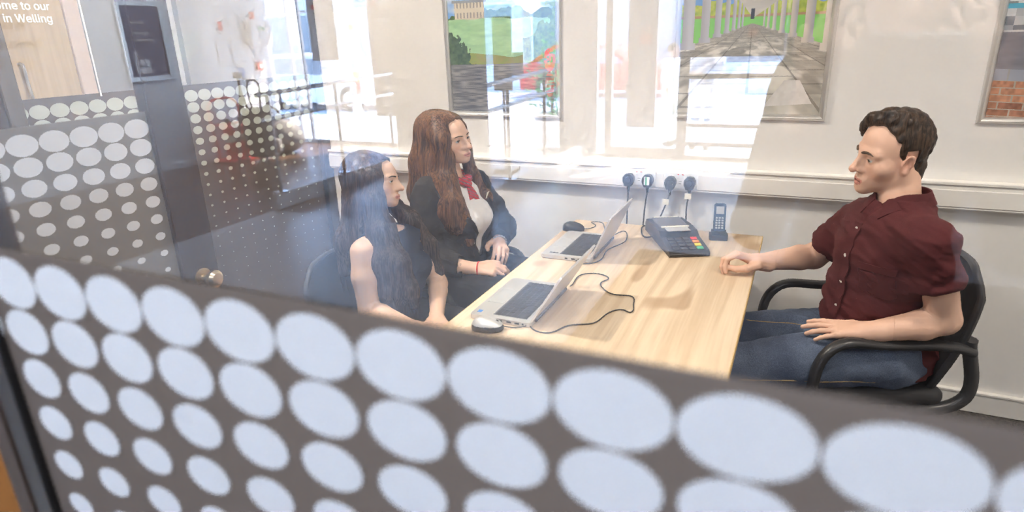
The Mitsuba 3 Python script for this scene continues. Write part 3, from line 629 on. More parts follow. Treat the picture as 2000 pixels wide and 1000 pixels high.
# card payment terminal: body, printer lid, keypad
t = thing('card_terminal', 'black card payment terminal with coloured keys on the table', 'card terminal')
ctr = np.array([-.405, 2.40, TZ]); ang = 117                 # its front faces the near edge
ex = np.array([math.cos(math.radians(ang)), math.sin(math.radians(ang)), 0]); ey = np.array([-ex[1], ex[0], 0])
side = Polygon([(-.175, .001), (.185, .001), (.19, .03), (.175, .052), (.06, .058), (-.02, .056), (-.05, .040), (-.165, .022), (-.178, .012)])
def term(m): return frame(m, ctr, ex, ey, (0, 0, 1))
def side_prism(pg, w): 
    m = prism(pg, w); m.apply_transform(np.array([[1, 0, 0, 0], [0, 0, -1, w / 2], [0, 1, 0, 0], [0, 0, 0, 1.0]])); return m
b = side_prism(side.buffer(-.006).buffer(.006), .150)
obj('body', term(b), 'm_black_plastic', t, 30)
obj('printer_lid', term(cat(box(.03, .16, -.058, .058, .052, .062, .006))), 'm_dark_grey', t)
obj('paper_slot', term(box(.018, .026, -.055, .055, .054, .0615)), 'm_cream', t); obj('paper_slot', term(box(.150, .156, -.05, .05, .060, .0635)), 'm_cream', t)
obj('screen', term(xf(box(-.03, .03, -.045, .045, 0, .002), (-.005, 0, .0575))), 'm_touch', t)
obj('emblem', term(box(.166, .176, -.02, .02, .052, .056)), 'm_red', t)
sl = math.atan2(.018, .115)
for r in range(4):
    for q in range(4):
        m = ('m_key', 'm_key', 'm_key', ['m_red', 'm_orange', 'm_yellow', 'm_green'][3 - r])[q]
        x = -.150 + .026 * r; z = .022 + (x + .165) * math.tan(sl)
        obj('key', term(xf(box(-.009, .009, -.012, .012, 0, .005, .0015), (x, .045 - .03 * q, z), ry=-math.degrees(sl))), m, t)
obj('cable', tube(spline([ctr + ex * .18 + ey * .03 + [0, 0, .02], ctr + ex * .22 + ey * .07 + [0, 0, .008], ctr + ex * .15 + ey * .10 + [0, 0, .007], ctr + ex * .06 + ey * .095 + [0, 0, .008], ctr + ex * .05 + ey * .074 + [0, 0, .015]], 40), .003, 8), 'm_cable', t, 40)
# cordless phone standing in its cradle
px0, py0 = -.258, 2.50
t = thing('phone_cradle', 'dark cradle under the cordless phone at the table end', 'phone cradle')
obj('body', xf(cat(prism(rrect(.070, .052, .012), .022), xf(prism(rrect(.056, .036, .008), .014), (0, .004, .02))), (px0, py0, TZ + .0005), rz=12), 'm_black_plastic', t, 30)
t = thing('cordless_phone', 'dark blue cordless phone standing upright in its cradle', 'phone')
P_ = lambda m: xf(m, (px0, py0 + .004, TZ + .030), rz=12, rx=-10)
bd = xf(prism(rrect(.044, .112, .009), .016), (0, .006, .056), rx=90)
obj('body', P_(bd), 'm_phone', t, 30)
obj('screen', P_(box(-.015, .015, -.0112, -.0098, .070, .100, .0005)), 'm_touch', t)
for r in range(5):
    for q in range(3): obj('key', P_(box(-.0155 + .011 * q, -.0075 + .011 * q, -.0118, -.0098, .012 + .010 * r, .0185 + .010 * r, .0006)), 'm_silver', t)
obj('earpiece', P_(box(-.008, .008, -.0112, -.0098, .105, .1075)), 'm_black', t)
mat('m_phone', (.03, .05, .09), .35)
# two double sockets on the trunking, four plugs and their cords
def socket(xc, zc, label):
    t = thing('double_socket', label, 'socket')
    y = YB - .057
    obj('plate', box(xc - .074, xc + .074, y - .010, y, zc - .036, zc + .036, .003), 'm_white', t)
    for s in (-.037, .037):
        o = obj('outlet', box(xc + s - .024, xc + s + .024, y - .011, y - .009, zc - .024, zc + .022), 'm_frame_white', t)
    for s in (-.010, .010):
        r = obj('rocker_switch', box(xc + s - .005, xc + s + .005, y - .013, y - .009, zc + .012, zc + .030, .001), 'm_frame_white', t)
        obj('mark', box(xc + s - .004, xc + s + .004, y - .0132, y - .0125, zc + .025, zc + .0285), 'm_red', r)
    for s in (-.006, .004): obj('mark', box(xc - .006, xc + .006, y - .0105, y - .0098, zc - .008 + s, zc - .006 + s), 'm_dark_grey', t)
socket(-.634, .900, 'white double socket on the trunking, nearer the women')
socket(-.455, .897, 'white double socket on the trunking, nearer the man')
def plug(x, z, m, label, pts, tagpos=None, accent=None):
    t = thing('plug', label, 'plug')
    y = YB - .068
    b = Polygon([(-.021, -.006), (-.012, -.026), (.012, -.026), (.021, -.006), (.020, .010), (.012, .021), (0, .024), (-.012, .021), (-.020, .010)]).buffer(.003)
    k = prism(b, .028); k.apply_transform(np.array([[1, 0, 0, x], [0, 0, -1, y], [0, 1, 0, z], [0, 0, 0, 1.0]]))
    obj('body', k, m, t, 30)
    obj('boss', xf(lathe([(0, 0), (.015, 0), (.013, .006), (0, .007)], 20), (x, y - .028, z), rx=90), m, t, 30)
    obj('strain_relief', tube([(x, y - .014, z - .024), (x, y - .014, z - .055)], [.008, .0045], 10), 'm_black', t, 40)
    obj('cord', tube(spline([(x, y - .014, z - .05)] + pts, 50), .0033, 8), 'm_cable' if accent is None else accent, t, 40)
    if tagpos: obj('tag', box(tagpos[0] - .014, tagpos[0] + .014, tagpos[1] - .001, tagpos[1] + .001, tagpos[2] - .013, tagpos[2] + .013, .0005), 'm_cream', t)
    return t
mat('m_orange_cord', (.65, .16, .05), .5)
plug(-.677, .893, 'm_black_plastic', 'black plug, leftmost in the sockets', [(-.678, YB - .085, .75), (-.680, YB - .09, .60), (-.690, YB - .10, .40)])
p = plug(-.592, .893, 'm_black_plastic', 'black plug with a white and green face label, second from the left', [(-.600, YB - .085, .76), (-.604, YB - .09, .62), (-.592, YB - .10, .40)])
obj('face_label', box(-.604, -.580, YB - .104, YB - .1005, .876, .912, .001), 'm_paper', p); obj('label_stripe', box(-.598, -.591, YB - .1045, YB - .1035, .876, .912), 'm_green', p)
plug(-.494, .890, 'm_black_plastic', 'black plug with a white cord tag, third from the left', [(-.505, YB - .09, .80), (-.530, YB - .09, .73), (-.552, YB - .09, .66), (-.560, YB - .10, .42)], (-.508, YB - .093, .805))
p = plug(-.412, .893, 'm_black_plastic', 'black plug with a tag under it, nearest the cordless phone', [(-.418, YB - .085, .80), (-.414, YB - .09, .70), (-.420, YB - .10, .42)], (-.414, YB - .099, .838))
# ------------------------------------------------------------------ ceiling lamps
def downlight(x, y, z, L, label, r=.08, rgb=WARM):
    t = thing('downlight', label, 'ceiling light', 'meeting room downlights')
    obj('trim_ring', xf(lathe([(r, 0), (r + .02, 0), (r + .02, -.008), (r, -.012), (r, 0)], 24), (x, y, z)), 'm_frame_white', t)
    d = trimesh.creation.cylinder(r, .004, sections=24)
    scene[key_of('lens', t)] = mikit.ply(xf(d, (x, y, z - .006)), 'm_white', emitter=emit('', [L * c for c in rgb]))
for x, y, L, lb in ((-1.9, 1.55, 470, 'round downlight in the ceiling above the open door leaf'), (-.50, 1.05, 95, 'round downlight in the ceiling above the near end of the table'), (.65, 1.35, 185, 'round downlight in the ceiling on the side of the man')):
    downlight(x, y, ZC, L, lb)
def panel_light(x, y, z, L, w=.6, rgb=(.93, .97, 1.0), label='square white light panel in the lobby ceiling'):
    t = thing('light_panel', label, 'ceiling light', 'lobby light panels')
    obj('frame', cat(box(x - w/2 - .02, x + w/2 + .02, y - w/2 - .02, y + w/2 + .02, z - .006, z, .002)), 'm_frame_white', t)
    scene[key_of('diffuser', t)] = mikit.ply(box(x - w/2, x + w/2, y - w/2, y + w/2, z - .012, z - .006), 'm_white', emitter=emit('', [L * c for c in rgb]))
for x, y, L, w_ in ((-6.5, V(5.6), 'brightest square light panel in the lobby, over the notice wall', 17), (-1.2, V(1.35), 'square light panel over the left end of the glass wall', 13.5), (.55, V(1.35), 'square light panel over the right end of the glass wall', 13.5)):
    panel_light(x, y, 2.80, w_, label=L)
# ------------------------------------------------------------------ people: distance fields turned into one continuous mesh each
F32 = np.float32
def smin(a, b, k):
    if k <= 0: return np.minimum(a, b)
    h = np.maximum(k - np.abs(a - b), 0) / k
    return np.minimum(a, b) - h * h * k * F32(.25)
def smax(a, b, k): return -smin(-a, -b, k)
def cone(P, a, b, r1, r2):
    a, b = np.asarray(a, F32), np.asarray(b, F32); d = b - a; L = float(d @ d) + 1e-12
    q = P - a; t = np.clip(q @ d / L, 0, 1)
    q = q - t[:, None] * d
    return np.sqrt(np.einsum('ij,ij->i', q, q)) - (F32(r1) + t * F32(r2 - r1))
def ball(P, c, r):
    q = P - np.asarray(c, F32); return np.sqrt(np.einsum('ij,ij->i', q, q)) - F32(r)
def ell(P, c, r, R=None):
    q = P - np.asarray(c, F32)
    if R is not None: q = q @ np.asarray(R, F32)          # columns of R are the ellipsoid's axes
    r = np.asarray(r, F32); k0 = np.sqrt(((q / r) ** 2).sum(1)); k1 = np.sqrt(((q / (r * r)) ** 2).sum(1)) + 1e-9
    return k0 * (k0 - 1) / k1
def sdbox(P, lo, hi):
    lo, hi = np.asarray(lo, F32), np.asarray(hi, F32); q = np.abs(P - (lo + hi) / 2) - (hi - lo) / 2
    return np.sqrt((np.maximum(q, 0) ** 2).sum(1)) + np.minimum(q.max(1), 0)
def chain(P, pts, rs, k=.01):
    d = None
    for i in range(len(pts) - 1):
        e = cone(P, pts[i], pts[i + 1], rs[i], rs[i + 1]); d = e if d is None else smin(d, e, k)
    return d
def half(P, c, n): n = np.asarray(n, F32); n = n / np.linalg.norm(n); return (P - np.asarray(c, F32)) @ n   # > 0 on the side n points to
def surfnet(f, lo, hi, h, mult=4):
    """Surface nets of f < 0 on a grid of step h, evaluated only near the surface."""
    lo, hi = np.asarray(lo, float), np.asarray(hi, float)
    n = np.maximum(np.ceil((hi - lo) / (h * mult)).astype(int), 1)
    H = h * mult
    g = np.stack(np.meshgrid(*[lo[a] + (np.arange(n[a]) + .5) * H for a in range(3)], indexing='ij'), -1).reshape(-1, 3).astype(F32)
    c = f(g).reshape(n)
    act = np.abs(c) < H * 1.35
    N = n * mult + 1
    val = np.full(N, 1.0, F32)
    big = np.repeat(np.repeat(np.repeat(np.where(c < 0, F32(-1), F32(1)), mult, 0), mult, 1), mult, 2)
    val[:-1, :-1, :-1] = big
    m = np.zeros(N, bool); a4 = np.repeat(np.repeat(np.repeat(act, mult, 0), mult, 1), mult, 2)
    for s in np.ndindex(2, 2, 2):
        m[s[0]:s[0] + a4.shape[0], s[1]:s[1] + a4.shape[1], s[2]:s[2] + a4.shape[2]] |= a4
    idx = np.argwhere(m)
    pts = (lo + idx * h).astype(F32); out = np.empty(len(pts), F32)
    for s in range(0, len(pts), 400000): out[s:s + 400000] = f(pts[s:s + 400000])
    val[m] = out
    sg = val < 0
    C = [sg[a:N[0] - 1 + a, b:N[1] - 1 + b, d:N[2] - 1 + d] for a, b, d in np.ndindex(2, 2, 2)]
    allin = np.logical_and.reduce(C); anyin = np.logical_or.reduce(C)
    cell = anyin & ~allin
    ci = np.argwhere(cell)
    if len(ci) == 0: return trimesh.Trimesh()
    cid = np.full(cell.shape, -1, np.int64); cid[cell] = np.arange(len(ci))
    acc = np.zeros((len(ci), 3)); cnt = np.zeros(len(ci))
    cor = list(np.ndindex(2, 2, 2))
    cv = {s: val[ci[:, 0] + s[0], ci[:, 1] + s[1], ci[:, 2] + s[2]] for s in cor}
    for s in cor:
        for ax in range(3):
            if s[ax]: continue
            t = list(s); t[ax] = 1; t = tuple(t)
            v0, v1 = cv[s], cv[t]; x = (v0 < 0) != (v1 < 0)
            w = np.where(x, v0 / np.where(x, v0 - v1, 1), 0)
            q = np.repeat(np.array(s, float)[None], len(ci), 0); q[:, ax] = w
            acc[x] += q[x]; cnt[x] += 1
    Vt = lo + (ci + acc / cnt[:, None]) * h
    faces = []
    for ax in range(3):
        sl0 = [slice(None)] * 3; sl1 = [slice(None)] * 3; sl0[ax] = slice(0, -1); sl1[ax] = slice(1, None)
        e = sg[tuple(sl0)] != sg[tuple(sl1)]
        b, d = [(1, 2), (2, 0), (0, 1)][ax]
        p = np.argwhere(e)
        ok = (p[:, b] > 0) & (p[:, d] > 0) & (p[:, b] < N[b] - 1) & (p[:, d] < N[d] - 1); p = p[ok]
        inside = sg[tuple(p.T)]
        def q(db, dd):
            r = p.copy(); r[:, b] += db; r[:, d] += dd; return cid[tuple(r.T)]
        Q = np.stack([q(-1, -1), q(0, -1), q(0, 0), q(-1, 0)], 1)
        Q[~inside] = Q[~inside][:, ::-1]
        faces.append(Q)
    Q = np.vstack(faces); Q = Q[(Q >= 0).all(1)]
    return trimesh.Trimesh(Vt, np.vstack([Q[:, [0, 1, 2]], Q[:, [0, 2, 3]]]), process=False)
def mesh_multi(f, lo, hi, h, fine=()):
    """A coarse mesh with finer boxes let into it; the pieces overlap by a little and share one surface."""
    def fc(P):
        d = f(P)
        for l, u, _ in fine: d = np.maximum(d, -sdbox(P, np.array(l) + 1.0 * h, np.array(u) - 1.0 * h))
        return d
    ms = [surfnet(fc, lo, hi, h)]
    for l, u, hh in fine: ms.append(surfnet(lambda P: np.maximum(f(P), sdbox(P, l, u)), np.array(l) - 2 * hh, np.array(u) + 2 * hh, hh))
    return cat(ms)
def rotm(yaw, pit, rol):
    y, p, r = np.radians([yaw, pit, rol])
    Rz = np.array([[np.cos(y), -np.sin(y), 0], [np.sin(y), np.cos(y), 0], [0, 0, 1]])
    Ry = np.array([[np.cos(p), 0, np.sin(p)], [0, 1, 0], [-np.sin(p), 0, np.cos(p)]])
    Rx = np.array([[1, 0, 0], [0, np.cos(r), -np.sin(r)], [0, np.sin(r), np.cos(r)]])
    return Rz @ Ry @ Rx
class Head:
    """Head frame: x forward, y to the person's left, z up, origin between the ears at eye height."""
    def __init__(s, c, yaw, pit, rol, sxy, sz, **kw):
        s.c, s.R, s.sxy, s.sz = np.array(c), rotm(yaw, pit, rol), sxy, sz
        s.k = dict(jaw=.043, jawr=.019, chin=.017, chinx=.082, nose=1.0, lip=1.0, brow=.015, neck=.054, male=False, open=0.0, cheek=.028, facew=1.0, ears=True); s.k.update(kw)
    def to_local(s, P):
        q = (P - s.c.astype(F32)).astype(F32); q[:, 2] /= F32(s.sz); return (q @ s.R.astype(F32)) / F32(s.sxy)
    def to_world(s, L):
        w = (np.asarray(L, float) * s.sxy) @ s.R.T; w[..., 2] *= s.sz; return w + s.c
    def mesh_world(s, m):
        m = m.copy(); m.vertices = s.to_world(m.vertices); return m
    def skin(s, L):
        k = s.k
        Y = L.copy(); Y[:, 1] = np.abs(Y[:, 1])                     # mirrored: every pair is built once
        d = ell(L, (-.006, 0, .034), (.098, .074, .083))
        d = smin(d, ell(L, (.030, 0, -.028), (.060, .058 * k['facew'], .078)), .03)
        d = smin(d, cone(Y, (-.004, k['jaw'] + .004, -.055), (.072, .012, -.094), k['jawr'], k['jawr'] - .003), .028)
        d = smin(d, cone(Y, (-.004, k['jaw'] + .004, -.055), (-.002, .054, -.010), k['jawr'], .018), .02)
        d = smin(d, ball(L, (k['chinx'], 0, -.095), k['chin']), .018)
        d = smin(d, ell(L, (.062, 0, -.066), (.034, .034, .034)), .02)
        d = smin(d, ball(Y, (.050, .042 * k['facew'], -.026), k['cheek']), .022)
        d = smin(d, cone(Y, (.083, .010, .017), (.070, .045, .018), k['brow'], k['brow'] * .8), .014)
        # eye hollows
        d = smax(d, -ell(Y, (.0985, .032, -.001), (.016, .020, .0125)), .012)
        # nose
        n = k['nose']
        e = cone(L, (.086, 0, .016), (.090 + .026 * n, 0, -.031), .0075, .0095 * (.5 + .5 * n))
        e = smin(e, cone(L, (.080, 0, .008), (.092, 0, -.030), .0115, .0150), .010)
        e = smin(e, cone(Y, (.100, .0085, -.036), (.092, .0135, -.037), .0085, .0075), .008)
        e = smin(e, ball(L, (.092 + .024 * n, 0, -.034), .0098), .006)
        d = smin(d, e, .010)
        d = smax(d, -ball(Y, (.107, .0075, -.0455), .0042), .004)
        # lips
        g = k['open']
        lx = .0985
        d = smin(d, ell(L, (lx - .012, 0, -.067), (.014, .026, .015)), .010)
        u = cone(Y, (lx, .006, -.0635), (lx - .014, .023, -.0685), .0052 * k['lip'], .002)
        lo_ = cone(Y, (lx - .0015, .003, -.0745 - g), (lx - .014, .022, -.0695 - .3 * g), .0064 * k['lip'], .002)
        d = smin(d, smin(u, lo_, .002), .004)
        d = smax(d, -cone(Y, (lx + .004, .0, -.0690 - .5 * g), (lx - .008, .023, -.0690), .0013 + .55 * g, .0006), .0025)
        # eyelids over the eyeballs
        lid = ball(Y, (.0755, .031, -.001), .0140)
        opening = ell(Y, (.0895, .0315, -.0015), (.014, .0128, .0044))
        d = smin(d, np.maximum(lid, -opening), .003)
        d = np.maximum(d, -np.maximum(ball(Y, (.0755, .031, -.001), .0118), -(Y[:, 0] - F32(.080))))
        # ears
        ear = ell(Y, (-.006, .0765, -.008), (.017, .0075, .030), rotm(0, -12, -14))
        ear = smin(ear, ball(Y, (.000, .0735, -.034), .0085), .010)
        ear = smax(ear, -ell(Y, (-.002, .0835, -.004), (.0095, .0065, .019), rotm(0, -12, -14)), .004)
        if k['ears']: d = smin(d, ear, .005)
        return d
    def colours(s, V, base, lip, blush=.10, stubble=0.0):
        L = s.to_local(np.asarray(V, F32)).astype(float); n = len(L)
        col = np.repeat(np.array(base, float)[None], n, 0)
        near = (np.abs(L) < [.14, .10, .14]).all(1)
        def spot(c, r, rgb, a):
            w = a * np.exp(-(((np.c_[L[:, 0], np.abs(L[:, 1]), L[:, 2]] - c) / r) ** 2).sum(1)) * near
            col[:] = col * (1 - w[:, None]) + np.array(rgb) * w[:, None]
        red = np.array(base) * [1.0, .70, .66]
        spot([.07, .040, -.035], [.03, .022, .022], red, .55 * blush * 5); spot([.115, 0, -.035], [.012, .016, .012], red, .5)
        spot([0, .08, -.01], [.03, .02, .03], red, .5)
        k = s.k; g = k['open']
        if stubble: spot([.06, .03, -.085], [.05, .04, .03], np.array(base) * [.62, .60, .60], stubble)
        a, z = np.abs(L[:, 1]), L[:, 2]
        sag = -.0690 - .3 * g
        top = -.0590 - .0055 * np.clip(a / .023, 0, 1) ** 1.5; bot = -.0805 - g + .010 * np.clip(a / .022, 0, 1) ** 2
        w = (near & (L[:, 0] > .070) & (a < .0235) & (z < top) & (z > bot)).astype(float) * .85
        col[:] = col * (1 - w[:, None]) + np.array(lip) * w[:, None]
        w = (near & (L[:, 0] > .068) & (a < .019) & (np.abs(z - sag) < .0012 + .4 * g)).astype(float) * .8
        col[:] = col * (1 - w[:, None]) + np.array(lip) * .25 * w[:, None]
        return col
    def features(s, parent, iris, brow_m, brow_w=.0032, lash=.0009, brow_z=.0185):
        for sg in (1, -1):
            e = trimesh.creation.icosphere(3, .0120); e.apply_translation((.0755, .031 * sg, -.001))
            k = obj('eyeball', s.mesh_world(e), 'm_eye', parent, True)
            a = np.array([.9985, -.03 * sg, .02]); a /= np.linalg.norm(a)
            i = trimesh.creation.icosphere(3, .0122); i.vertices = i.vertices
            fm_ = (i.triangles_center @ a) > .0122 * math.cos(math.radians(29)); ir = i.submesh([fm_], append=True); ir.apply_translation((.0755, .031 * sg, -.001))
            obj('iris', s.mesh_world(ir), iris, k, True)
            j = trimesh.creation.icosphere(3, .0124); fm_ = (j.triangles_center @ a) > .0124 * math.cos(math.radians(13)); pu = j.submesh([fm_], append=True); pu.apply_translation((.0755, .031 * sg, -.001))
            obj('pupil', s.mesh_world(pu), 'm_black', k, True)
            def on_face(y, z, lift=.0012):
                xs = np.linspace(.06, .115, 120); q = np.c_[xs, np.full(120, y * sg), np.full(120, z)].astype(F32)
                d = s.skin(q); o = np.nonzero(d > lift)[0]; return (xs[o[0]] if len(o) else .09, y * sg, z)
            t = np.linspace(0, 1, 9); pts = [on_face(.012 + .036 * u, brow_z + .0055 * math.sin(u * 2.3) - .006 * u * u, .0006) for u in t]
            m = tube(spline(pts, 18), brow_w * np.interp(np.linspace(0, 1, 18), [0, .1, .5, 1], [.5, 1, .95, .25]), 8)
            obj('eyebrow', s.mesh_world(m), brow_m, parent, 40)
            t = np.linspace(-1, 1, 9); pts = [np.array([.0755, .031 * sg, -.001]) + .0146 * (lambda v: v / np.linalg.norm(v))(np.array([.93 - .0 * u * u, .86 * u * sg, .34 * (1 - u * u) - .06])) for u in t]
            if lash: obj('eyelashes', s.mesh_world(tube(spline(pts, 14), lash, 6)), 'm_hair_dark', parent, 40)
def hand_field(P, wrist, ax, back, thumb_side, curl=(20, 25, 15), spread=1.0, s=1.0, thumb=None, curls=None):
    """wrist: point; ax: along the fingers; back: out of the back of the hand; thumb_side: +1 if the thumb lies to the left of ax seen from the back."""
    x = np.array(ax, float); x /= np.linalg.norm(x); z = np.array(back, float); z -= x * (z @ x); z /= np.linalg.norm(z); y = np.cross(z, x) * thumb_side
    A = np.stack([x, y, z], 1).astype(F32)
    L = ((P - np.asarray(wrist, F32)) @ A) / F32(s)
    d = cone(L, (-.03, 0, 0), (.012, .004, 0), .024, .026)
    for yy, r in ((.024, .0145), (.006, .0150), (-.012, .0145), (-.028, .013)):
        d = smin(d, cone(L, (.010, yy * .55, -.001), (.078, yy, .001), r, r * .82), .014)
    base = [(.083, .029, .001), (.088, .009, .003), (.084, -.011, .001), (.075, -.030, -.002)]
    lens = [(.040, .024, .019), (.044, .027, .020), (.040, .025, .019), (.031, .019, .017)]
    for i in range(4):
        c3 = (curls[i] if curls else curl); a = 0.0; p = np.array(base[i]); sp = math.radians((.5, .12, -.2, -.55)[i] * 14 * spread); r = (.0092, .0094, .0088, .0078)[i]
        for jn in range(3):
            a += math.radians(c3[jn]); q = p + lens[i][jn] * np.array([math.cos(a) * math.cos(sp), math.cos(a) * math.sin(sp), -math.sin(a)])
            d = smin(d, cone(L, p, q, r, r * .90), .0045 if jn else .008); p = q; r *= .90
    th = thumb or [(.012, .026, -.006), (.042, .048, -.012), (.066, .056, -.016), (.088, .056, -.020)]
    rs = (.0165, .0125, .0108, .0088)
    for i in range(3): d = smin(d, cone(L, th[i], th[i + 1], rs[i], rs[i + 1]), .010 if i == 0 else .004)
    return d * F32(s)
def skin_mat(name):
    scene[name] = {'type': 'twosided', 'bsdf': {'type': 'principled', 'base_color': {'type': 'mesh_attribute', 'name': 'vertex_color'}, 'roughness': .45, 'specular': .4, 'sheen': .15}}
skin_mat('m_skin')
mat('m_eye', (.62, .60, .58), .15); mat('m_iris_brown', (.06, .03, .015), .1); mat('m_hair_dark', (.02, .014, .010), .5)
def strand_mat(name, a, b, rough=.42, fx=420.0, fz=9.0):
    def fn(p, n, uv):
        w = fbm(p.x * 9, p.y * 9, p.z * 5, 2) * .03
        v = noise((p.x + w) * fx, (p.y + w) * fx, p.z * fz) * .6 + .4 * noise((p.x + w) * fx * .25, (p.y + w) * fx * .25, p.z * fz * .6)
        return mix(a, b, smoothstep(.25, .8, v))
    mat(name, proc(fn), rough, specular=.3)
def cloth_mat(name, a, b, f=900.0, rough=.85):
    def fn(p, n, uv):
        v = noise(p.x * f, p.y * f, p.z * f) * .5 + .5 * fbm(p.x * 25, p.y * 25, p.z * 25, 2); return mix(a, b, v)
    mat(name, proc(fn), rough, specular=.2, sheen=.4)
# ------------------------------------------------------------------ three black visitor chairs
def chair(cx_, cy_, yaw, label, sz=1.0, sx=1.0):
    t = thing('visitor_chair', label, 'chair')
    c, s = math.cos(math.radians(yaw)), math.sin(math.radians(yaw))
    W = lambda m: frame(m, (cx_, cy_, 0), (c * sx, s * sx, 0), (-s * sx, c * sx, 0), (0, 0, sz))
    obj('seat', W(xf(rbox(.44, .43, .055, .024, 16), (.02, 0, .435))), 'm_black_soft', t, 40)
    # back shell: a curved tapering panel
    nu, nv = 17, 13; A = []
    for side in (0, 1):
        for j in range(nv):
            v = j / (nv - 1); w = .185 + .045 * math.sin(min(1, v * 1.25) * math.pi / 2) - .05 * max(0, v - .86) / .14
            for i in range(nu):
                u = i / (nu - 1) * 2 - 1
                A.append((-.195 - .065 * v + .040 * u * u - .012 * math.sin(v * 3.1) - (.018 if side else 0), u * w, .47 + .37 * v - .012 * u ** 6))
    A = np.array(A); F = []; N = nu * nv
    for j in range(nv - 1):
        for i in range(nu - 1):
            a, b, d, e = j * nu + i, j * nu + i + 1, (j + 1) * nu + i + 1, (j + 1) * nu + i
            F += [(a, b, d), (a, d, e), (N + a, N + d, N + b), (N + a, N + e, N + d)]
    edge = [i for i in range(nu)] + [j * nu + nu - 1 for j in range(1, nv)] + [(nv - 1) * nu + i for i in range(nu - 2, -1, -1)] + [j * nu for j in range(nv - 2, 0, -1)]
    for a, b in zip(edge, edge[1:] + edge[:1]): F += [(a, N + a, N + b), (a, N + b, b)]
    sh = obj('back_shell', W(trimesh.Trimesh(A, F, process=False)), 'm_black_soft', t, 50)
    obj('rim', W(tube(np.vstack([A[edge], A[edge[:1]]]) + [-.009, 0, 0], .0115, 8)), 'm_black_plastic', sh, 40)
    for b in (.235, -.235):
        arm = spline([(.235, b, .40), (.205, b, .52), (.185, b, .595), (.15, b, .628), (.05, b, .632), (-.10, b, .628), (-.19, b, .618), (-.235, b * .98, .60)], 40)
        flat = tube(arm, .015, 12); flat.vertices[:, 1] = b + (flat.vertices[:, 1] - b) * 1.35
        obj('armrest', W(flat), 'm_black_plastic', t, 45)
        obj('front_leg', W(tube(spline([(.228, b, .44), (.25, b, .30), (.275, b, .012)], 14), .0125, 10)), 'm_dark_chrome', t, 45)
        rear = tube(spline([(-.225, b * .96, .64), (-.255, b * .93, .52), (-.25, b * .92, .44), (-.20, b * .9, .405), (-.05, b * .88, .40)], 30), .019, 10)
        obj('side_frame', W(rear), 'm_black_plastic', t, 45)
        obj('rear_leg', W(tube(spline([(-.16, b * .9, .40), (-.22, b * .95, .25), (-.27, b, .012)], 14), .0125, 10)), 'm_dark_chrome', t, 45)
        for a in (.275, -.27): obj('foot', W(xf(lathe([(0, 0), (.018, 0), (.018, .012), (0, .014)], 14), (a, b, 0))), 'm_black', t, 40)
    obj('under_pan', W(xf(rbox(.30, .34, .03, .012, 12), (0, 0, .40))), 'm_black_plastic', t, 40)
    return t
mat('m_dark_chrome', (.10, .10, .10), .3, metallic=.6)
chair(.215, 2.145, 201.8, 'black chair with armrests that the man in the maroon shirt sits on')
chair(-1.335, 1.755, 9, 'black chair that the woman in the sleeveless navy top sits on', .90, .88)
chair(-1.27, 2.265, -2, 'black chair that the woman in the dark blazer sits on', .92, .90)
# ------------------------------------------------------------------ the man
def ribbon(top, bot, thick=.003, nrm=None):
    """A solid strip between two polylines."""
    top, bot = np.asarray(top, float), np.asarray(bot, float); n = len(top)
    t = np.gradient(top, axis=0); w = bot - top; N = np.cross(t, w); N /= np.linalg.norm(N, axis=1, keepdims=True) + 1e-12
    V = np.vstack([top, bot, top - N * thick, bot - N * thick]); F = []
    for i in range(n - 1):
        for a, b, fl in ((0, n, 0), (2 * n, 3 * n, 1)):
            q = [(a + i, a + i + 1, b + i + 1), (a + i, b + i + 1, b + i)]; F += [x[::-1] if fl else x for x in q]
        F += [(i, 2 * n + i, 2 * n + i + 1), (i, 2 * n + i + 1, i + 1), (n + i, n + i + 1, 3 * n + i + 1), (n + i, 3 * n + i + 1, 3 * n + i)]
    for i in (0, n - 1): F += [(i, n + i, 3 * n + i), (i, 3 * n + i, 2 * n + i)]
    return trimesh.Trimesh(V, F, process=False)
def march(f, o, d, L=.5, n=400):
    """First point where f turns negative on the way from o along d."""
    d = np.array(d, float) / np.linalg.norm(d); s = np.linspace(0, L, n); P = (np.array(o) + s[:, None] * d).astype(F32)
    i = np.nonzero(f(P) < 0)[0]; return P[i[0]].astype(float) if len(i) else None
def dirv(yaw): a = math.radians(yaw); return np.array([math.cos(a), math.sin(a), 0.0])
PERSON = {}
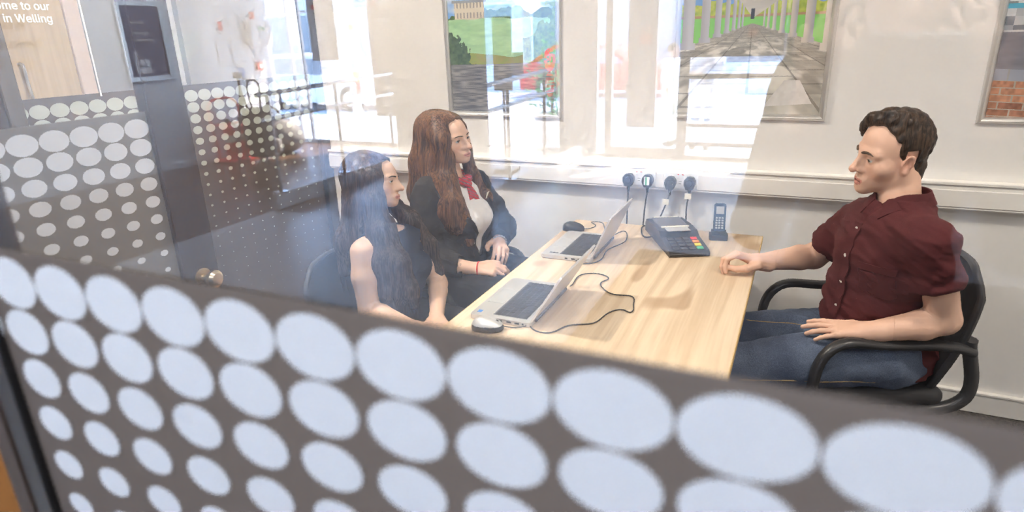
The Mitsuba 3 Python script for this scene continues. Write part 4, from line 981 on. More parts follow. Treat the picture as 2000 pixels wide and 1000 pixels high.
def man():
    t = thing('person', 'man in a maroon short-sleeved shirt and jeans sitting with one hand on the table', 'person')
    hd = Head((.247, 2.1, 1.153), 201.4, 6, -10, .95, 1.05, male=True, jaw=.046, chin=.019, open=.004, nose=.99, neck=.056)
    S1, E1, W1 = (.352, 1.915, .945), (.423, 1.968, .712), (.240, 1.925, .662)          # near (his left) arm
    S2, E2, W2 = (.195, 2.21, .905), (.085, 2.33, .742), (-.082, 2.165, .757)            # far arm, hand on the table
    fw, lf = dirv(213), dirv(303)
    NB = np.array([.288, 2.085, 1.012])
    def neck(P): return cone(P, hd.to_world([-.022, 0, -.05]), NB - [0, 0, .06], .054, .060)
    def arms(P):
        d = chain(P, [S1, E1], [.050, .042], .02); d = smin(d, chain(P, [E1, (.37, 1.950, .694), W1], [.040, .043, .028], .01), .015)
        e = chain(P, [S2, E2], [.050, .043], .02); e = smin(e, chain(P, [E2, (.04, 2.285, .748), W2], [.041, .043, .028], .01), .015)
        return np.minimum(d, e)
    hand1 = lambda P: hand_field(P, W1, (-.99, .10, -.10), (.0, -.22, 1.0), -1, curls=((2, 8, 8), (4, 8, 8), (6, 10, 10), (8, 12, 10)), spread=.8, thumb=[(.012, .026, -.004), (.045, .040, -.006), (.072, .040, -.008), (.095, .036, -.012)])
    hand2 = lambda P: hand_field(P, W2, (-.90, -.20, .28), (.15, .30, .95), 1, curls=((42, 52, 25), (46, 52, 25), (50, 50, 25), (52, 50, 25)), spread=.5, thumb=[(.012, .026, -.014), (.045, .040, -.034), (.074, .036, -.046), (.098, .026, -.048)])
    def torso(P, o=0.0):
        R = np.stack([fw, lf, [0, 0, 1.0]], 1)
        d = ell(P, (.275, 2.09, .85), (.120 + o, .168 + o, .165 + o), R)
        d = smin(d, ell(P, (.262, 2.115, .67), (.135 + o, .150 + o, .15 + o), R), .06)
        d = smin(d, ell(P, (.300, 2.125, .52), (.140 + o, .165 + o, .10 + o), R), .05)
        return smin(d, cone(P, np.array(S1) + [-.02, .02, .0], np.array(S2) + [.02, -.01, .01], .062 + o, .062 + o), .05)
    Kn1, Kn2 = (-.115, 1.875, .50), (-.135, 2.15, .49)
    def legs(P, o=0.0):
        d = cone(P, (.29, 2.02, .555), Kn1, .092 + o, .068 + o); d = smin(d, cone(P, Kn1, (-.06, 1.86, .09), .062 + o, .045 + o), .02)
        e = cone(P, (.25, 2.20, .53), Kn2, .090 + o, .066 + o); e = smin(e, cone(P, Kn2, (-.10, 2.16, .09), .062 + o, .045 + o), .02)
        return smin(d, e, .03)
    def skin(P):
        d = smin(hd.skin(hd.to_local(P)) * F32(.95), neck(P), .014)
        d = smin(d, torso(P, -.02), .02); d = smin(d, arms(P), .02); d = np.minimum(d, legs(P, -.012))
        d = smin(d, hand1(P), .010); return smin(d, hand2(P), .010)
    hb = (hd.c - [.15, .15, .16], hd.c + [.15, .15, .16], .0024)
    h1 = (np.array([.02, 1.83, .58]), np.array([.30, 2.04, .74]), .0026); h2 = (np.array([-.30, 2.02, .70]), np.array([-.03, 2.28, .85]), .0026)
    m = mesh_multi(skin, (-.32, 1.72, .02), (.56, 2.42, 1.32), .006, (hb, h1, h2))
    base = np.array((.70, .44, .32))
    col = hd.colours(m.vertices, base, (.50, .19, .16), stubble=.30)
    scene[key_of('body', t)] = mikit.ply(m, 'm_skin', smooth=True, color=col)
    PERSON['man'] = t; bk = t + '__body'
    hd.features(t, 'm_iris_brown', 'm_brow_brown', .0043, .0006)
    # hair: short sides, a side-swept top with a fringe over the far temple
    def hair(P):
        x, y, z = P.T
        st = meshkit.noise(np.c_[x * 95 + z * 60, y * 22, z * 45 - x * 20]).astype(F32) - F32(.5)
        d = ell(P, (-.008, 0, .037), (.1015, .0795, .0885))
        d = smin(d, ell(P, (.000, -.008, .083), (.080, .064, .040)), .02)
        front = x - (F32(.022) + F32(.62) * np.maximum(z - F32(.050), 0) - F32(.35) * np.maximum(-z + .02, 0))
        d = smax(d, np.where(z > .112, F32(-1), front), .008)
        zmin = np.where(x > .002, F32(-.022), np.where(x > -.034, F32(.030), F32(-.075)))
        d = smax(d, zmin - z, .006)
        nape = smax(ell(P, (-.046, 0, -.045), (.050, .052, .060)), np.maximum(x + F32(.028), -(z + F32(.092))), .01)
        d = smin(d, nape, .015)
        fr = chain(P, [(.00, .040, .118), (.040, .012, .124), (.064, -.022, .106), (.074, -.044, .078), (.070, -.060, .045)], [.013, .016, .014, .011, .005], .015)
        d = smin(d, fr, .012)
        fr2 = chain(P, [(.00, .05, .108), (.035, .035, .110), (.060, .008, .106), (.074, -.022, .092)], [.010, .012, .010, .006], .015)
        return smin(d, fr2, .010) + st * F32(.0085)
    hm = surfnet(hair, (-.15, -.12, -.12), (.14, .12, .16), .0024)
    obj('hair', hd.mesh_world(hm), 'm_hair_brown', t, True)
    # shirt
    def arm_dir(a, b): d = np.array(b, float) - a; return d / np.linalg.norm(d)
    A1, A2 = arm_dir(S1, E1), arm_dir(S2, E2)
    C1, C2 = np.array(S1) + A1 * .128, np.array(S2) + A2 * .150
    def shirt0(P):
        x, y, z = P.T
        d = torso(P, .008)
        s1 = smax(chain(P, [S1, np.array(S1) + A1 * .10, C1 + A1 * .02], [.060, .060, .064], .02), half(P, C1, A1), .004)
        s1 = np.maximum(s1, -np.maximum(cone(P, S1, E1, .056, .056), -half(P, C1 - A1 * .010, A1)))
        s2 = smax(chain(P, [S2, np.array(S2) + A2 * .10, C2 + A2 * .02], [.064, .064, .066], .02), half(P, C2, A2), .004)
        s2 = np.maximum(s2, -np.maximum(cone(P, S2, E2, .057, .058), -half(P, C2 - A2 * .010, A2)))
        d = smin(smin(d, s1, .030), s2, .030)
        d = smin(d, smax(cone(P, NB - [0, 0, .03], NB + [0, 0, .03], .078, .066), half(P, NB + [0, 0, .012], (0, 0, 1)), .004), .04)
        return d
    def shirt(P):
        x, y, z = P.T
        d = shirt0(P)
        a = (P - np.array([.275, 2.085, 0], F32)) @ fw.astype(F32)
        lo = F32(.495) + F32(.10) * np.clip(a / .14, 0, 1) ** 2
        d = smax(d, lo - z, .006)
        d = smax(d, -np.maximum(neck(P) - F32(.006), F32(.985) - z), .004)
        V = np.array([.275, 2.095, .965]) + fw * .10
        d = smax(d, -cone(P, V, NB + fw * .07 + [0, 0, .10], .006, .060), .006)
        fold = (meshkit.fbm(np.c_[x * 13, y * 13, z * 26 + x * 10], 3) - .5) * .026
        bel = np.exp(-((z - .62) / .09) ** 2); fold = fold + bel * .0085 * np.sin(z * 105 + 9 * meshkit.noise(P * 9.0))
        arm_m = np.exp(-(half(P, np.array(S1) + A1 * .10, A1) / .12) ** 2) * .0035 * np.sin(half(P, S1, A1 + .5 * lf) * 120 + 6 * meshkit.noise(P * 14.0))
        return d + (fold + arm_m * (x > .36)).astype(F32)
    sm = surfnet(shirt, (-.02, 1.80, .47), (.56, 2.34, 1.06), .0042)
    k = obj('shirt', sm, 'm_shirt', t, True)
    # placket, buttons, pocket and collar follow the shirt's surface
    line = []
    for z in np.linspace(.955, .61, 17):
        c0 = np.array([.272, 2.098, z]); p = march(shirt, c0 + fw * .30, -fw, .30)
        if p is not None: line.append(p)
    line = np.array(line)
    if len(line) > 3:
        line = spline(line, 60); line = line + fw * .0015
        obj('placket', ribbon(line + lf * .016, line - lf * .016, .004), 'm_shirt', k, 40)
        for i in (3, 17, 31, 44, 56):
            n_ = fw * .96 + np.array([0, 0, .2]); 
            b = xf(lathe([(0, 0), (.0055, 0), (.0055, .0022), (.004, .003), (0, .0022)], 16), (0, 0, 0), ry=90); b = xf(b, line[i] + fw * .002, rz=213)
            obj('button', b, 'm_button', k, 30)
    pk = []
    for z, w in ((.855, 1), (.835, 1), (.80, 1), (.77, 1), (.755, .6)):
        row = []
        for u in np.linspace(-1, 1, 7):
            p = march(shirt, np.array([.275, 2.085, z]) + lf * (.088 + .047 * u * w) + fw * .3, -fw, .32); row.append(p)
        if all(r is not None for r in row): pk.append(np.array(row) + fw * .002)
    for a, b in zip(pk, pk[1:]): obj('pocket', ribbon(a, b, .003), 'm_shirt', k, 40) if a is pk[0] else None
    if len(pk) > 2:
        g = np.vstack(pk); n7 = 7; Fp = []
        for j in range(len(pk) - 1):
            for i in range(6): Fp += [(j * 7 + i, j * 7 + i + 1, (j + 1) * 7 + i + 1), (j * 7 + i, (j + 1) * 7 + i + 1, (j + 1) * 7 + i)]
        obj('pocket', trimesh.Trimesh(g, Fp, process=False), 'm_shirt', k, True)
    top, bot = [], []
    for phi in np.linspace(24, 336, 61):
        q = dirv(213 + phi); fr = math.exp(-(min(phi, 360 - phi) / 34.0) ** 2)
        top.append(NB + q * (.064 - .006 * fr) + [0, 0, .040 - .050 * fr] + fw * .022 * fr)
        bot.append(NB + q * (.082 + .012 * fr) + [0, 0, .004 - .062 * fr] + fw * .030 * fr)
    obj('collar', ribbon(spline(top, 90), spline(bot, 90), .004), 'm_shirt', k, 50)
    obj('collar_stand', ribbon(spline([p + [0, 0, .0] for p in top], 90), spline([np.array(p) * 1 - [0, 0, .045] for p in top], 90), .003), 'm_shirt', k, 50)
    # jeans
    def jeans(P):
        x, y, z = P.T
        R = np.stack([dirv(205), dirv(295), [0, 0, 1.0]], 1)
        d = legs(P, .006); d = smin(d, ell(P, (.305, 2.12, .515), (.13, .165, .085), R), .05)
        d = np.maximum(d, F32(.085) - z)
        f = (meshkit.fbm(np.c_[x * 22, y * 22, z * 16], 3) - .5) * .014
        rad = np.exp(-(((P - np.array([.14, 2.10, .55], F32)) ** 2).sum(1)) / .012) * .005 * np.sin(np.arctan2(y - 2.10, x - .17) * 22)
        return d + (f + rad).astype(F32)
    jm = surfnet(jeans, (-.26, 1.74, .06), (.50, 2.36, .66), .0055)
    jk = obj('jeans', jm, 'm_denim', t, True)
    # seams
    def seam(pts, dr_):
        q = [march(jeans, np.array(p) + np.array(dr_) * .2, -np.array(dr_), .35) for p in pts]; q = [a for a in q if a is not None]
        if len(q) > 3: obj('seam', tube(spline(q, 40), .0016, 5), 'm_stitch', jk, 40)
    seam([(.30 - .40 * u, 2.03 - .14 * u, .49) for u in np.linspace(0, 1, 12)], (-.2, -.95, .1))
    seam([(.12 - .24 * u, 2.16 - .01 * u, .50) for u in np.linspace(0, 1, 10)], (-.1, -.5, .86))
    for a, yaw_ in (((-.06, 1.86, .05), 200), ((-.10, 2.16, .05), 195)):
        s = trimesh.creation.icosphere(3, 1.0); v = s.vertices * [.135, .047, .05]; v[:, 2] = np.maximum(v[:, 2], -.045); v[:, 0] += .05; v[:, 2] *= 1 - .3 * np.clip(v[:, 0] / .18, 0, 1); s.vertices = v
        obj('shoe', xf(s, a, rz=yaw_), 'm_black_plastic', t, True)
    return t
strand_mat('m_hair_brown', (.010, .006, .004), (.050, .027, .014)); mat('m_brow_brown', (.06, .032, .018), .6)
cloth_mat('m_shirt', (.056, .0125, .0145), (.088, .021, .023)); mat('m_button', (.55, .52, .50), .3); mat('m_stitch', (.30, .20, .10), .7)
def denim_fn(p, n, uv):
    w = noise(p.x * 700, p.y * 700, p.z * 700); f = fbm(p.x * 9, p.y * 9, p.z * 9, 3)
    return mix((.045, .060, .098), (.16, .20, .275), smoothstep(.25, .8, .55 * f + .3 * w))
mat('m_denim', proc(denim_fn), .85, specular=.2, sheen=.3)
man()
# ------------------------------------------------------------------ the two women
GROUPED = []
def woman_near():
    t = thing('person', 'woman with very long dark hair in a sleeveless navy top, nearest the camera', 'person')
    hd = Head((-1.372, 1.75, 1.058), 17.7, -2, -13, .95, .83, jaw=.037, jawr=.017, chin=.0145, chinx=.081, ears=False, nose=.89, lip=1.15, brow=.012, neck=.044, open=.001, facew=.97)
    S1, E1, W1 = (-1.335, 1.615, .845), (-1.318, 1.590, .640), (-1.115, 1.560, .620)
    S2, E2, W2 = (-1.285, 1.865, .840), (-1.205, 1.870, .650), (-1.075, 1.640, .628)
    fw, lf = dirv(5), dirv(95)
    NB = np.array([-1.345, 1.75, .895])
    R = np.stack([fw, lf, [0, 0, 1.0]], 1)
    def neck(P): return cone(P, hd.to_world([-.022, 0, -.05]), NB - [0, 0, .05], .043, .050)
    def torso(P, o=0.0):
        d = ell(P, (-1.325, 1.745, .765), (.098 + o, .140 + o, .135 + o), R)
        d = smin(d, ell(P, (-1.255, 1.695, .735), (.055 + o, .058 + o, .055 + o), R), .04); d = smin(d, ell(P, (-1.255, 1.800, .735), (.055 + o, .058 + o, .055 + o), R), .04)
        d = smin(d, ell(P, (-1.325, 1.735, .62), (.095 + o, .125 + o, .12 + o), R), .05)
        d = smin(d, ell(P, (-1.36, 1.72, .52), (.13 + o, .165 + o, .09 + o), R), .05)
        return smin(d, cone(P, np.array(S1) + [0, .03, .008], np.array(S2) + [0, -.03, .008], .045 + o, .045 + o), .04)
    def arms(P):
        d = chain(P, [S1, (-1.328, 1.600, .76), E1], [.045, .043, .037], .02); d = smin(d, chain(P, [E1, (-1.26, 1.582, .636), W1], [.035, .036, .023], .01), .012)
        e = chain(P, [S2, E2], [.043, .036], .02); e = smin(e, chain(P, [E2, (-1.17, 1.81, .648), W2], [.035, .035, .023], .01), .012)
        return np.minimum(d, e)
    hand1 = lambda P: hand_field(P, W1, (.93, -.14, .05), (.05, -.1, 1.0), 1, curls=((22, 28, 15), (26, 30, 15), (28, 30, 15), (30, 32, 15)), spread=.5, s=.92)
    hand2 = lambda P: hand_field(P, W2, (.62, -.75, .03), (.05, .05, 1.0), -1, curls=((20, 22, 15), (22, 24, 15), (24, 26, 15), (26, 28, 15)), spread=.4, s=.92)
    Kn1, Kn2 = (-.92, 1.60, .515), (-.90, 1.78, .515)
    def legs(P, o=0.0):
        d = cone(P, (-1.34, 1.63, .525), Kn1, .085 + o, .062 + o); d = smin(d, cone(P, Kn1, (-.93, 1.60, .09), .058 + o, .042 + o), .02)
        e = cone(P, (-1.34, 1.80, .525), Kn2, .085 + o, .062 + o); e = smin(e, cone(P, Kn2, (-.92, 1.78, .09), .058 + o, .042 + o), .02)
        return smin(d, e, .03)
    def skin(P):
        d = smin(hd.skin(hd.to_local(P)) * F32(.85), neck(P), .014)
        d = smin(d, torso(P, -.006), .02); d = smin(d, arms(P), .018); d = np.minimum(d, legs(P, -.010))
        return smin(smin(d, hand1(P), .008), hand2(P), .008)
    hb = (hd.c - [.14, .14, .13], hd.c + [.14, .14, .12], .0024); h1 = (np.array([-1.16, 1.46, .56]), np.array([-.90, 1.70, .70]), .0026)
    m = mesh_multi(skin, (-1.52, 1.42, .02), (-.82, 2.0, 1.22), .006, (hb, h1))
    col = hd.colours(m.vertices, (.62, .41, .29), (.50, .20, .18))
    scene[key_of('body', t)] = mikit.ply(m, 'm_skin', smooth=True, color=col)
    hd.features(t, 'm_iris_brown', 'm_hair_dark', .0030, .0011)
    GROUPED.append((t, (.010, .025, -.022)))
    L = lambda *q: hd.to_world(np.array(q))
    def hair(P):
        l = hd.to_local(P); x, y, z = l.T
        cap = ell(l, (-.006, 0, .038), (.106, .084, .090))
        face = (x - F32(.054) - F32(1.0) * np.maximum(z - F32(.080), 0))
        cap = smax(cap, np.where(z > .122, F32(-1), face), .008); cap = np.maximum(cap, -z - F32(.10)) * F32(.85)
        d = cap
        d = smin(d, chain(P, [L(.005, -.052, .09), L(.034, -.074, .02), L(.030, -.070, -.07), (-1.300, 1.676, .91), (-1.285, 1.645, .80), (-1.262, 1.648, .70), (-1.232, 1.655, .625)], [.030, .028, .034, .046, .046, .042, .026], .03), .02)
        d = smin(d, chain(P, [(-1.30, 1.70, .91), (-1.235, 1.672, .80), (-1.205, 1.672, .70), (-1.19, 1.68, .645)], [.034, .036, .034, .018], .03), .03)
        d = smin(d, chain(P, [L(-.02, -.06, .03), (-1.395, 1.690, .97), (-1.435, 1.660, .86), (-1.455, 1.650, .745)], [.036, .044, .042, .020], .03), .03)
        d = smin(d, chain(P, [L(-.035, 0, .05), (-1.415, 1.75, 1.0), (-1.440, 1.75, .85), (-1.445, 1.75, .70)], [.066, .068, .062, .040], .03), .04)
        d = smin(d, chain(P, [L(.025, .072, .03), L(.02, .074, -.07), (-1.285, 1.84, .90), (-1.235, 1.872, .80), (-1.212, 1.872, .70), (-1.20, 1.87, .64)], [.028, .030, .034, .030, .024, .012], .03), .02)
        g = meshkit.noise(np.c_[P[:, 0] * 85, P[:, 1] * 85, P[:, 2] * 3.0]) * .006 + meshkit.noise(np.c_[P[:, 0] * 34, P[:, 1] * 34, P[:, 2] * 1.6 + 4]) * .005 - .0055
        part = np.exp(-(y / .006) ** 2) * (z > .08) * (x > -.05) * .006
        return d + (g * np.clip((F32(.13) - z) / .06, .35, 1) + part).astype(F32)
    hm = surfnet(hair, (-1.62, 1.54, .58), (-1.13, 1.95, 1.22), .0034)
    obj('hair', hm, 'm_hair_black', t, True)
    strands(t, [((-1.262, 1.648, .70), (-1.225, 1.655, .585)), ((-1.205, 1.672, .70), (-1.18, 1.69, .60)), ((-1.455, 1.650, .76), (-1.46, 1.650, .67)), ((-1.212, 1.872, .70), (-1.195, 1.87, .60)), ((-1.235, 1.655, .68), (-1.20, 1.66, .575))], 'm_hair_black', 3)
    def top(P):
        x, y, z = P.T
        d = torso(P, .006)
        a1 = np.maximum(cone(P, S1, np.array(S1) + [0, -.2, .0], .062, .09), F32(-9)); a2 = cone(P, S2, np.array(S2) + [0, .2, .0], .062, .09)
        d = smax(d, -a1, .005); d = smax(d, -a2, .005)
        d = smax(d, -cone(P, NB + [.02, 0, -.03], NB + [.02, 0, .12], .058, .085), .005)
        f = (meshkit.fbm(np.c_[x * 14, y * 14, z * 24], 3) - .5) * .016
        return smax(d, F32(.50) - z, .005) + f.astype(F32)
    tm = surfnet(top, (-1.52, 1.52, .48), (-1.15, 1.96, .95), .0045)
    obj('top', tm, 'm_navy', t, True)
    def trousers(P):
        d = legs(P, .008); d = smin(d, ell(P, (-1.36, 1.72, .515), (.125, .165, .08), R), .04)
        return np.maximum(d, F32(.07) - P[:, 2]) + ((meshkit.fbm(P * 16.0, 3) - .5) * .012).astype(F32)
    obj('trousers', surfnet(trousers, (-1.54, 1.46, .05), (-.80, 1.94, .66), .007), 'm_trousers', t, True)
    for a in ((-.94, 1.60, .05), (-.93, 1.78, .05)):
        s = trimesh.creation.icosphere(2, 1.0); v = s.vertices * [.115, .040, .045]; v[:, 2] = np.maximum(v[:, 2], -.045); v[:, 0] += .05; s.vertices = v; obj('shoe', xf(s, a, rz=5), 'm_black_plastic', t, True)
def strands(parent, ends, m, seed, per=9, r=.0016):
    """Loose lock ends below the hair mass."""
    g = np.random.default_rng(seed); ms = []
    for a, b in ends:
        a, b = np.array(a), np.array(b)
        for i in range(per):
            o = g.normal(size=3) * [.014, .014, .006]; w = g.normal(size=3) * [.008, .008, .012]
            ms.append(tube(spline([a + o, (a + b) / 2 + o * 1.05 + w * .3, b + o * .9 + w], 8), np.linspace(r, r * .3, 8), 5))
    obj('loose_strands', cat(ms), m, parent, True, kind='stuff')
def woman_far():
    t = thing('person', 'woman with long brown hair in a dark blazer, white blouse and red scarf', 'person')
    hd = Head((-1.30, 2.2, 1.127), -9.7, -1, 7, 1.02, .84, jaw=.038, jawr=.018, chin=.0150, chinx=.081, ears=False, nose=.86, lip=1.0, brow=.012, neck=.046, open=0.0)
    S1, E1, W1 = (-1.335, 2.075, .915), (-1.300, 1.995, .670), (-1.120, 2.060, .640)
    S2, E2, W2 = (-1.250, 2.345, .905), (-1.150, 2.400, .710), (-1.118, 2.275, .690)
    fw, lf = dirv(-6), dirv(84)
    NB = np.array([-1.29, 2.215, .965]); R = np.stack([fw, lf, [0, 0, 1.0]], 1)
    def neck(P): return cone(P, hd.to_world([-.022, 0, -.05]), NB - [0, 0, .05], .046, .054)
    def torso(P, o=0.0):
        d = ell(P, (-1.285, 2.21, .82), (.108 + o, .150 + o, .145 + o), R)
        d = smin(d, ell(P, (-1.205, 2.150, .795), (.066 + o, .066 + o, .064 + o), R), .04); d = smin(d, ell(P, (-1.195, 2.262, .795), (.066 + o, .066 + o, .064 + o), R), .04)
        d = smin(d, ell(P, (-1.285, 2.20, .67), (.115 + o, .140 + o, .13 + o), R), .05)
        d = smin(d, ell(P, (-1.32, 2.18, .55), (.135 + o, .170 + o, .10 + o), R), .05)
        return smin(d, cone(P, np.array(S1) + [0, .03, .012], np.array(S2) + [0, -.03, .012], .050 + o, .050 + o), .04)
    def arms(P, o=0.0):
        d = chain(P, [S1, E1], [.046 + o, .040 + o], .02); d = smin(d, chain(P, [E1, (-1.25, 2.01, .662), W1], [.038 + o, .038 + o, .025], .01), .012)
        e = chain(P, [S2, E2], [.046 + o, .040 + o], .02); e = smin(e, chain(P, [E2, (-1.145, 2.36, .705), W2], [.038 + o, .036 + o, .025], .01), .012)
        return np.minimum(d, e)
    hand1 = lambda P: hand_field(P, W1, (.93, .22, .02), (-.05, -.45, .9), 1, curls=((30, 35, 20), (34, 38, 20), (36, 38, 20), (38, 38, 20)), spread=.4, s=.94)
    hand2 = lambda P: hand_field(P, W2, (.50, -.80, -.10), (.35, .15, .95), -1, curls=((22, 30, 18), (26, 34, 18), (28, 34, 18), (30, 34, 18)), spread=.5, s=.94)
    Kn1, Kn2 = (-.90, 2.06, .535), (-.88, 2.28, .535)
    def legs(P, o=0.0):
        d = cone(P, (-1.32, 2.09, .55), Kn1, .090 + o, .068 + o); d = smin(d, cone(P, Kn1, (-.90, 2.06, .09), .062 + o, .045 + o), .02)
        e = cone(P, (-1.30, 2.28, .55), Kn2, .090 + o, .068 + o); e = smin(e, cone(P, Kn2, (-.89, 2.28, .09), .062 + o, .045 + o), .02)
        return smin(d, e, .03)
    def skin(P):
        d = smin(hd.skin(hd.to_local(P)) * F32(.9), neck(P), .014)
        d = smin(d, torso(P, -.012), .02); d = smin(d, arms(P), .018); d = np.minimum(d, legs(P, -.010))
        return smin(smin(d, hand1(P), .008), hand2(P), .008)
    hb = (hd.c - [.15, .15, .14], hd.c + [.15, .15, .14], .0024); h1 = (np.array([-1.18, 1.98, .58]), np.array([-.94, 2.33, .76]), .0026)
    m = mesh_multi(skin, (-1.52, 1.92, .02), (-.80, 2.48, 1.28), .006, (hb, h1))
    col = hd.colours(m.vertices, (.68, .44, .32), (.58, .24, .22), blush=.16)
    scene[key_of('body', t)] = mikit.ply(m, 'm_skin', smooth=True, color=col)
    hd.features(t, 'm_iris_brown', 'm_brow_brown', .0026, .0010)
    L = lambda *q: hd.to_world(np.array(q))
    def hair(P):
        l = hd.to_local(P); x, y, z = l.T
        cap = ell(l, (-.014, 0, .038), (.112, .086, .092))
        face = (x - F32(.058) - F32(1.0) * np.maximum(z - F32(.080), 0))
        cap = smax(cap, np.where(z > .122, F32(-1), face), .008); d = np.maximum(cap, -z - F32(.10)) * F32(.9)
        d = smin(d, chain(P, [L(.008, -.050, .092), L(.040, -.070, .02), L(.036, -.068, -.07), (-1.262, 2.120, .97), (-1.232, 2.105, .89), (-1.200, 2.105, .81), (-1.172, 2.115, .73)], [.030, .030, .032, .036, .038, .035, .020], .05), .02)
        d = smin(d, chain(P, [L(-.04, -.055, -.04), (-1.310, 2.120, .94), (-1.270, 2.092, .85), (-1.228, 2.090, .755)], [.040, .042, .038, .020], .05), .03)
        d = smin(d, chain(P, [L(-.06, 0, .04), (-1.385, 2.19, 1.03), (-1.41, 2.19, .90), (-1.42, 2.19, .78)], [.070, .075, .070, .045], .03), .04)
        d = smin(d, chain(P, [L(.025, .070, .03), L(.024, .072, -.07), (-1.235, 2.285, .96), (-1.185, 2.30, .87), (-1.165, 2.30, .80)], [.027, .027, .028, .026, .012], .03), .02)
        g = meshkit.noise(np.c_[P[:, 0] * 85, P[:, 1] * 85, P[:, 2] * 3.0]) * .006 + meshkit.noise(np.c_[P[:, 0] * 34, P[:, 1] * 34, P[:, 2] * 1.6 + 9]) * .005 - .0055
        part = np.exp(-(y / .005) ** 2) * (z > .08) * (x > -.06) * .007
        return d + (g * np.clip((F32(.13) - z) / .06, .35, 1) + part).astype(F32)
    obj('hair', surfnet(hair, (-1.54, 2.0, .68), (-1.10, 2.40, 1.30), .0034), 'm_hair_auburn', t, True)
    strands(t, [((-1.195, 2.105, .78), (-1.155, 2.125, .69)), ((-1.215, 2.10, .79), (-1.19, 2.11, .70)), ((-1.235, 2.085, .77), (-1.215, 2.085, .69)), ((-1.168, 2.30, .81), (-1.16, 2.30, .73))], 'm_hair_auburn', 4)
    def blouse(P):
        d = torso(P, .002); x, y, z = P.T
        d = smax(d, -cone(P, NB + [.02, 0, -.02], NB + [.02, 0, .12], .055, .08), .005)
        f = (meshkit.fbm(np.c_[x * 18, y * 26, z * 14], 3) - .5) * .012
        return smax(d, F32(.60) - z, .005) + f.astype(F32)
    obj('blouse', surfnet(blouse, (-1.45, 2.0, .58), (-1.08, 2.44, 1.02), .005), 'm_blouse', t, True)
    def blazer(P):
        x, y, z = P.T
        d = torso(P, .016)
        A1 = np.array(W1) - np.array([-1.25, 2.01, .662]); A1 /= np.linalg.norm(A1); c1 = np.array(W1) - A1 * .045
        A2 = np.array(W2) - np.array([-1.145, 2.36, .705]); A2 /= np.linalg.norm(A2); c2 = np.array(W2) - A2 * .01
        s1 = chain(P, [S1, np.array(S1) * .5 + np.array(E1) * .5 + [-.004, -.006, 0], E1], [.064, .060, .056], .02); s1 = smin(s1, smax(cone(P, E1, W1, .055, .046), half(P, c1, A1), .004), .02)
        s2 = chain(P, [S2, np.array(S2) * .5 + np.array(E2) * .5, E2], [.064, .058, .054], .02); s2 = smin(s2, smax(cone(P, E2, W2, .053, .046), half(P, c2, A2), .004), .02)
        s1 = np.maximum(s1, -np.maximum(cone(P, E1, W1, .046, .036), -half(P, c1 - A1 * .02, A1)))
        d = smin(smin(d, s1, .025), s2, .025)
        q = (P - np.array([-1.285, 2.205, 0], F32)); a = q @ fw.astype(F32); b = q @ lf.astype(F32)
        width = F32(.012) + F32(.40) * np.clip(z - F32(.66), 0, .36)
        op = np.maximum(np.abs(b + .012) - width, np.maximum(F32(.03) - a, F32(.655) - z))
        d = smax(d, -op, .006)
        d = smax(d, -cone(P, NB + [.0, 0, -.02], NB + [.01, 0, .12], .064, .085), .005)
        f = (meshkit.fbm(np.c_[x * 13, y * 13, z * 18], 3) - .5) * .024
        el = np.exp(-(((P - np.array(E1, F32)) ** 2).sum(1)) / .010) * .006 * np.sin(half(P, E1, (.5, 0, .8)) * 150)
        return smax(d, F32(.515) - z, .006) + (f + el).astype(F32)
    bl = obj('blazer', surfnet(blazer, (-1.52, 1.88, .50), (-1.02, 2.50, 1.03), .0048), 'm_blazer', t, True)
    # lapels, scarf, badge, bracelets, ring
    for sg in (-1, 1):
        top_, bot_ = [], []
        for u in np.linspace(0, 1, 10):
            z = .95 - .27 * u; w = .012 + .40 * max(0, min(.36, z - .66)); c0 = np.array([-1.285, 2.205, z]) + lf * (-.012 + sg * w)
            for k_, lst, off in ((0, top_, .002), (1, bot_, .018 * math.sin(math.pi * min(1, .15 + u * .95)) + .004)):
                p = march(blazer, c0 + lf * sg * off + fw * .3, -fw, .32)
                lst.append((p if p is not None else c0 + fw * .1) + fw * .004)
        obj('lapel', ribbon(top_, bot_, .004 * sg), 'm_blazer', bl, 40)
    sc = []
    for phi in np.linspace(0, 360, 49): sc.append(NB + dirv(phi) * (.060 + .006 * math.cos(math.radians(phi + 6))) + [0, 0, .012 - .020 * math.cos(math.radians(phi))])
    s = obj('scarf', tube(spline(sc, 80), .016 + .003 * np.sin(np.arange(80) * 1.1), 10), 'm_scarf', t, 40)
    kn = NB + fw * .072 + [0, 0, -.022]
    for dy, dz, w in ((-.024, -.085, .020), (.020, -.075, .018)):
        pts = [kn, kn + fw * .022 + lf * dy * .5 + [0, 0, dz * .5], kn + fw * .030 + lf * dy + [0, 0, dz]]
        c_ = spline(pts, 12); ww = np.linspace(.008, w, 12)[:, None]
        obj('tail', ribbon(c_ + lf * ww, c_ - lf * ww, .006), 'm_scarf', s, 40)
    obj('knot', xf(rbox(.026, .032, .026, .010, 12), kn + fw * .006), 'm_scarf', s, True)
    bp = march(blazer, np.array([-1.285, 2.205, .885]) + lf * .098 + fw * .3, -fw, .32)
    if bp is not None: obj('name_badge', xf(xf(rbox(.004, .045, .026, .0015, 8), (0, 0, 0), ry=14), bp + fw * .004, rz=12), 'm_cream', t, 30)
    def ringband(c, ax, r, th, m, name, beads=0):
        ax = np.array(ax, float); ax /= np.linalg.norm(ax); u = np.cross(ax, [0, 0, 1.0]); u /= np.linalg.norm(u); v = np.cross(ax, u)
        pts = [np.array(c) + r * (math.cos(a) * u + math.sin(a) * v) for a in np.linspace(0, 2 * math.pi, 33)]
        k = obj(name, tube(pts, th, 8), m, t, True)
        if beads: obj('beads', cat([xf(trimesh.creation.icosphere(1, .0052), p) for p in pts[:-1:2]]), m, k, True, kind='stuff')
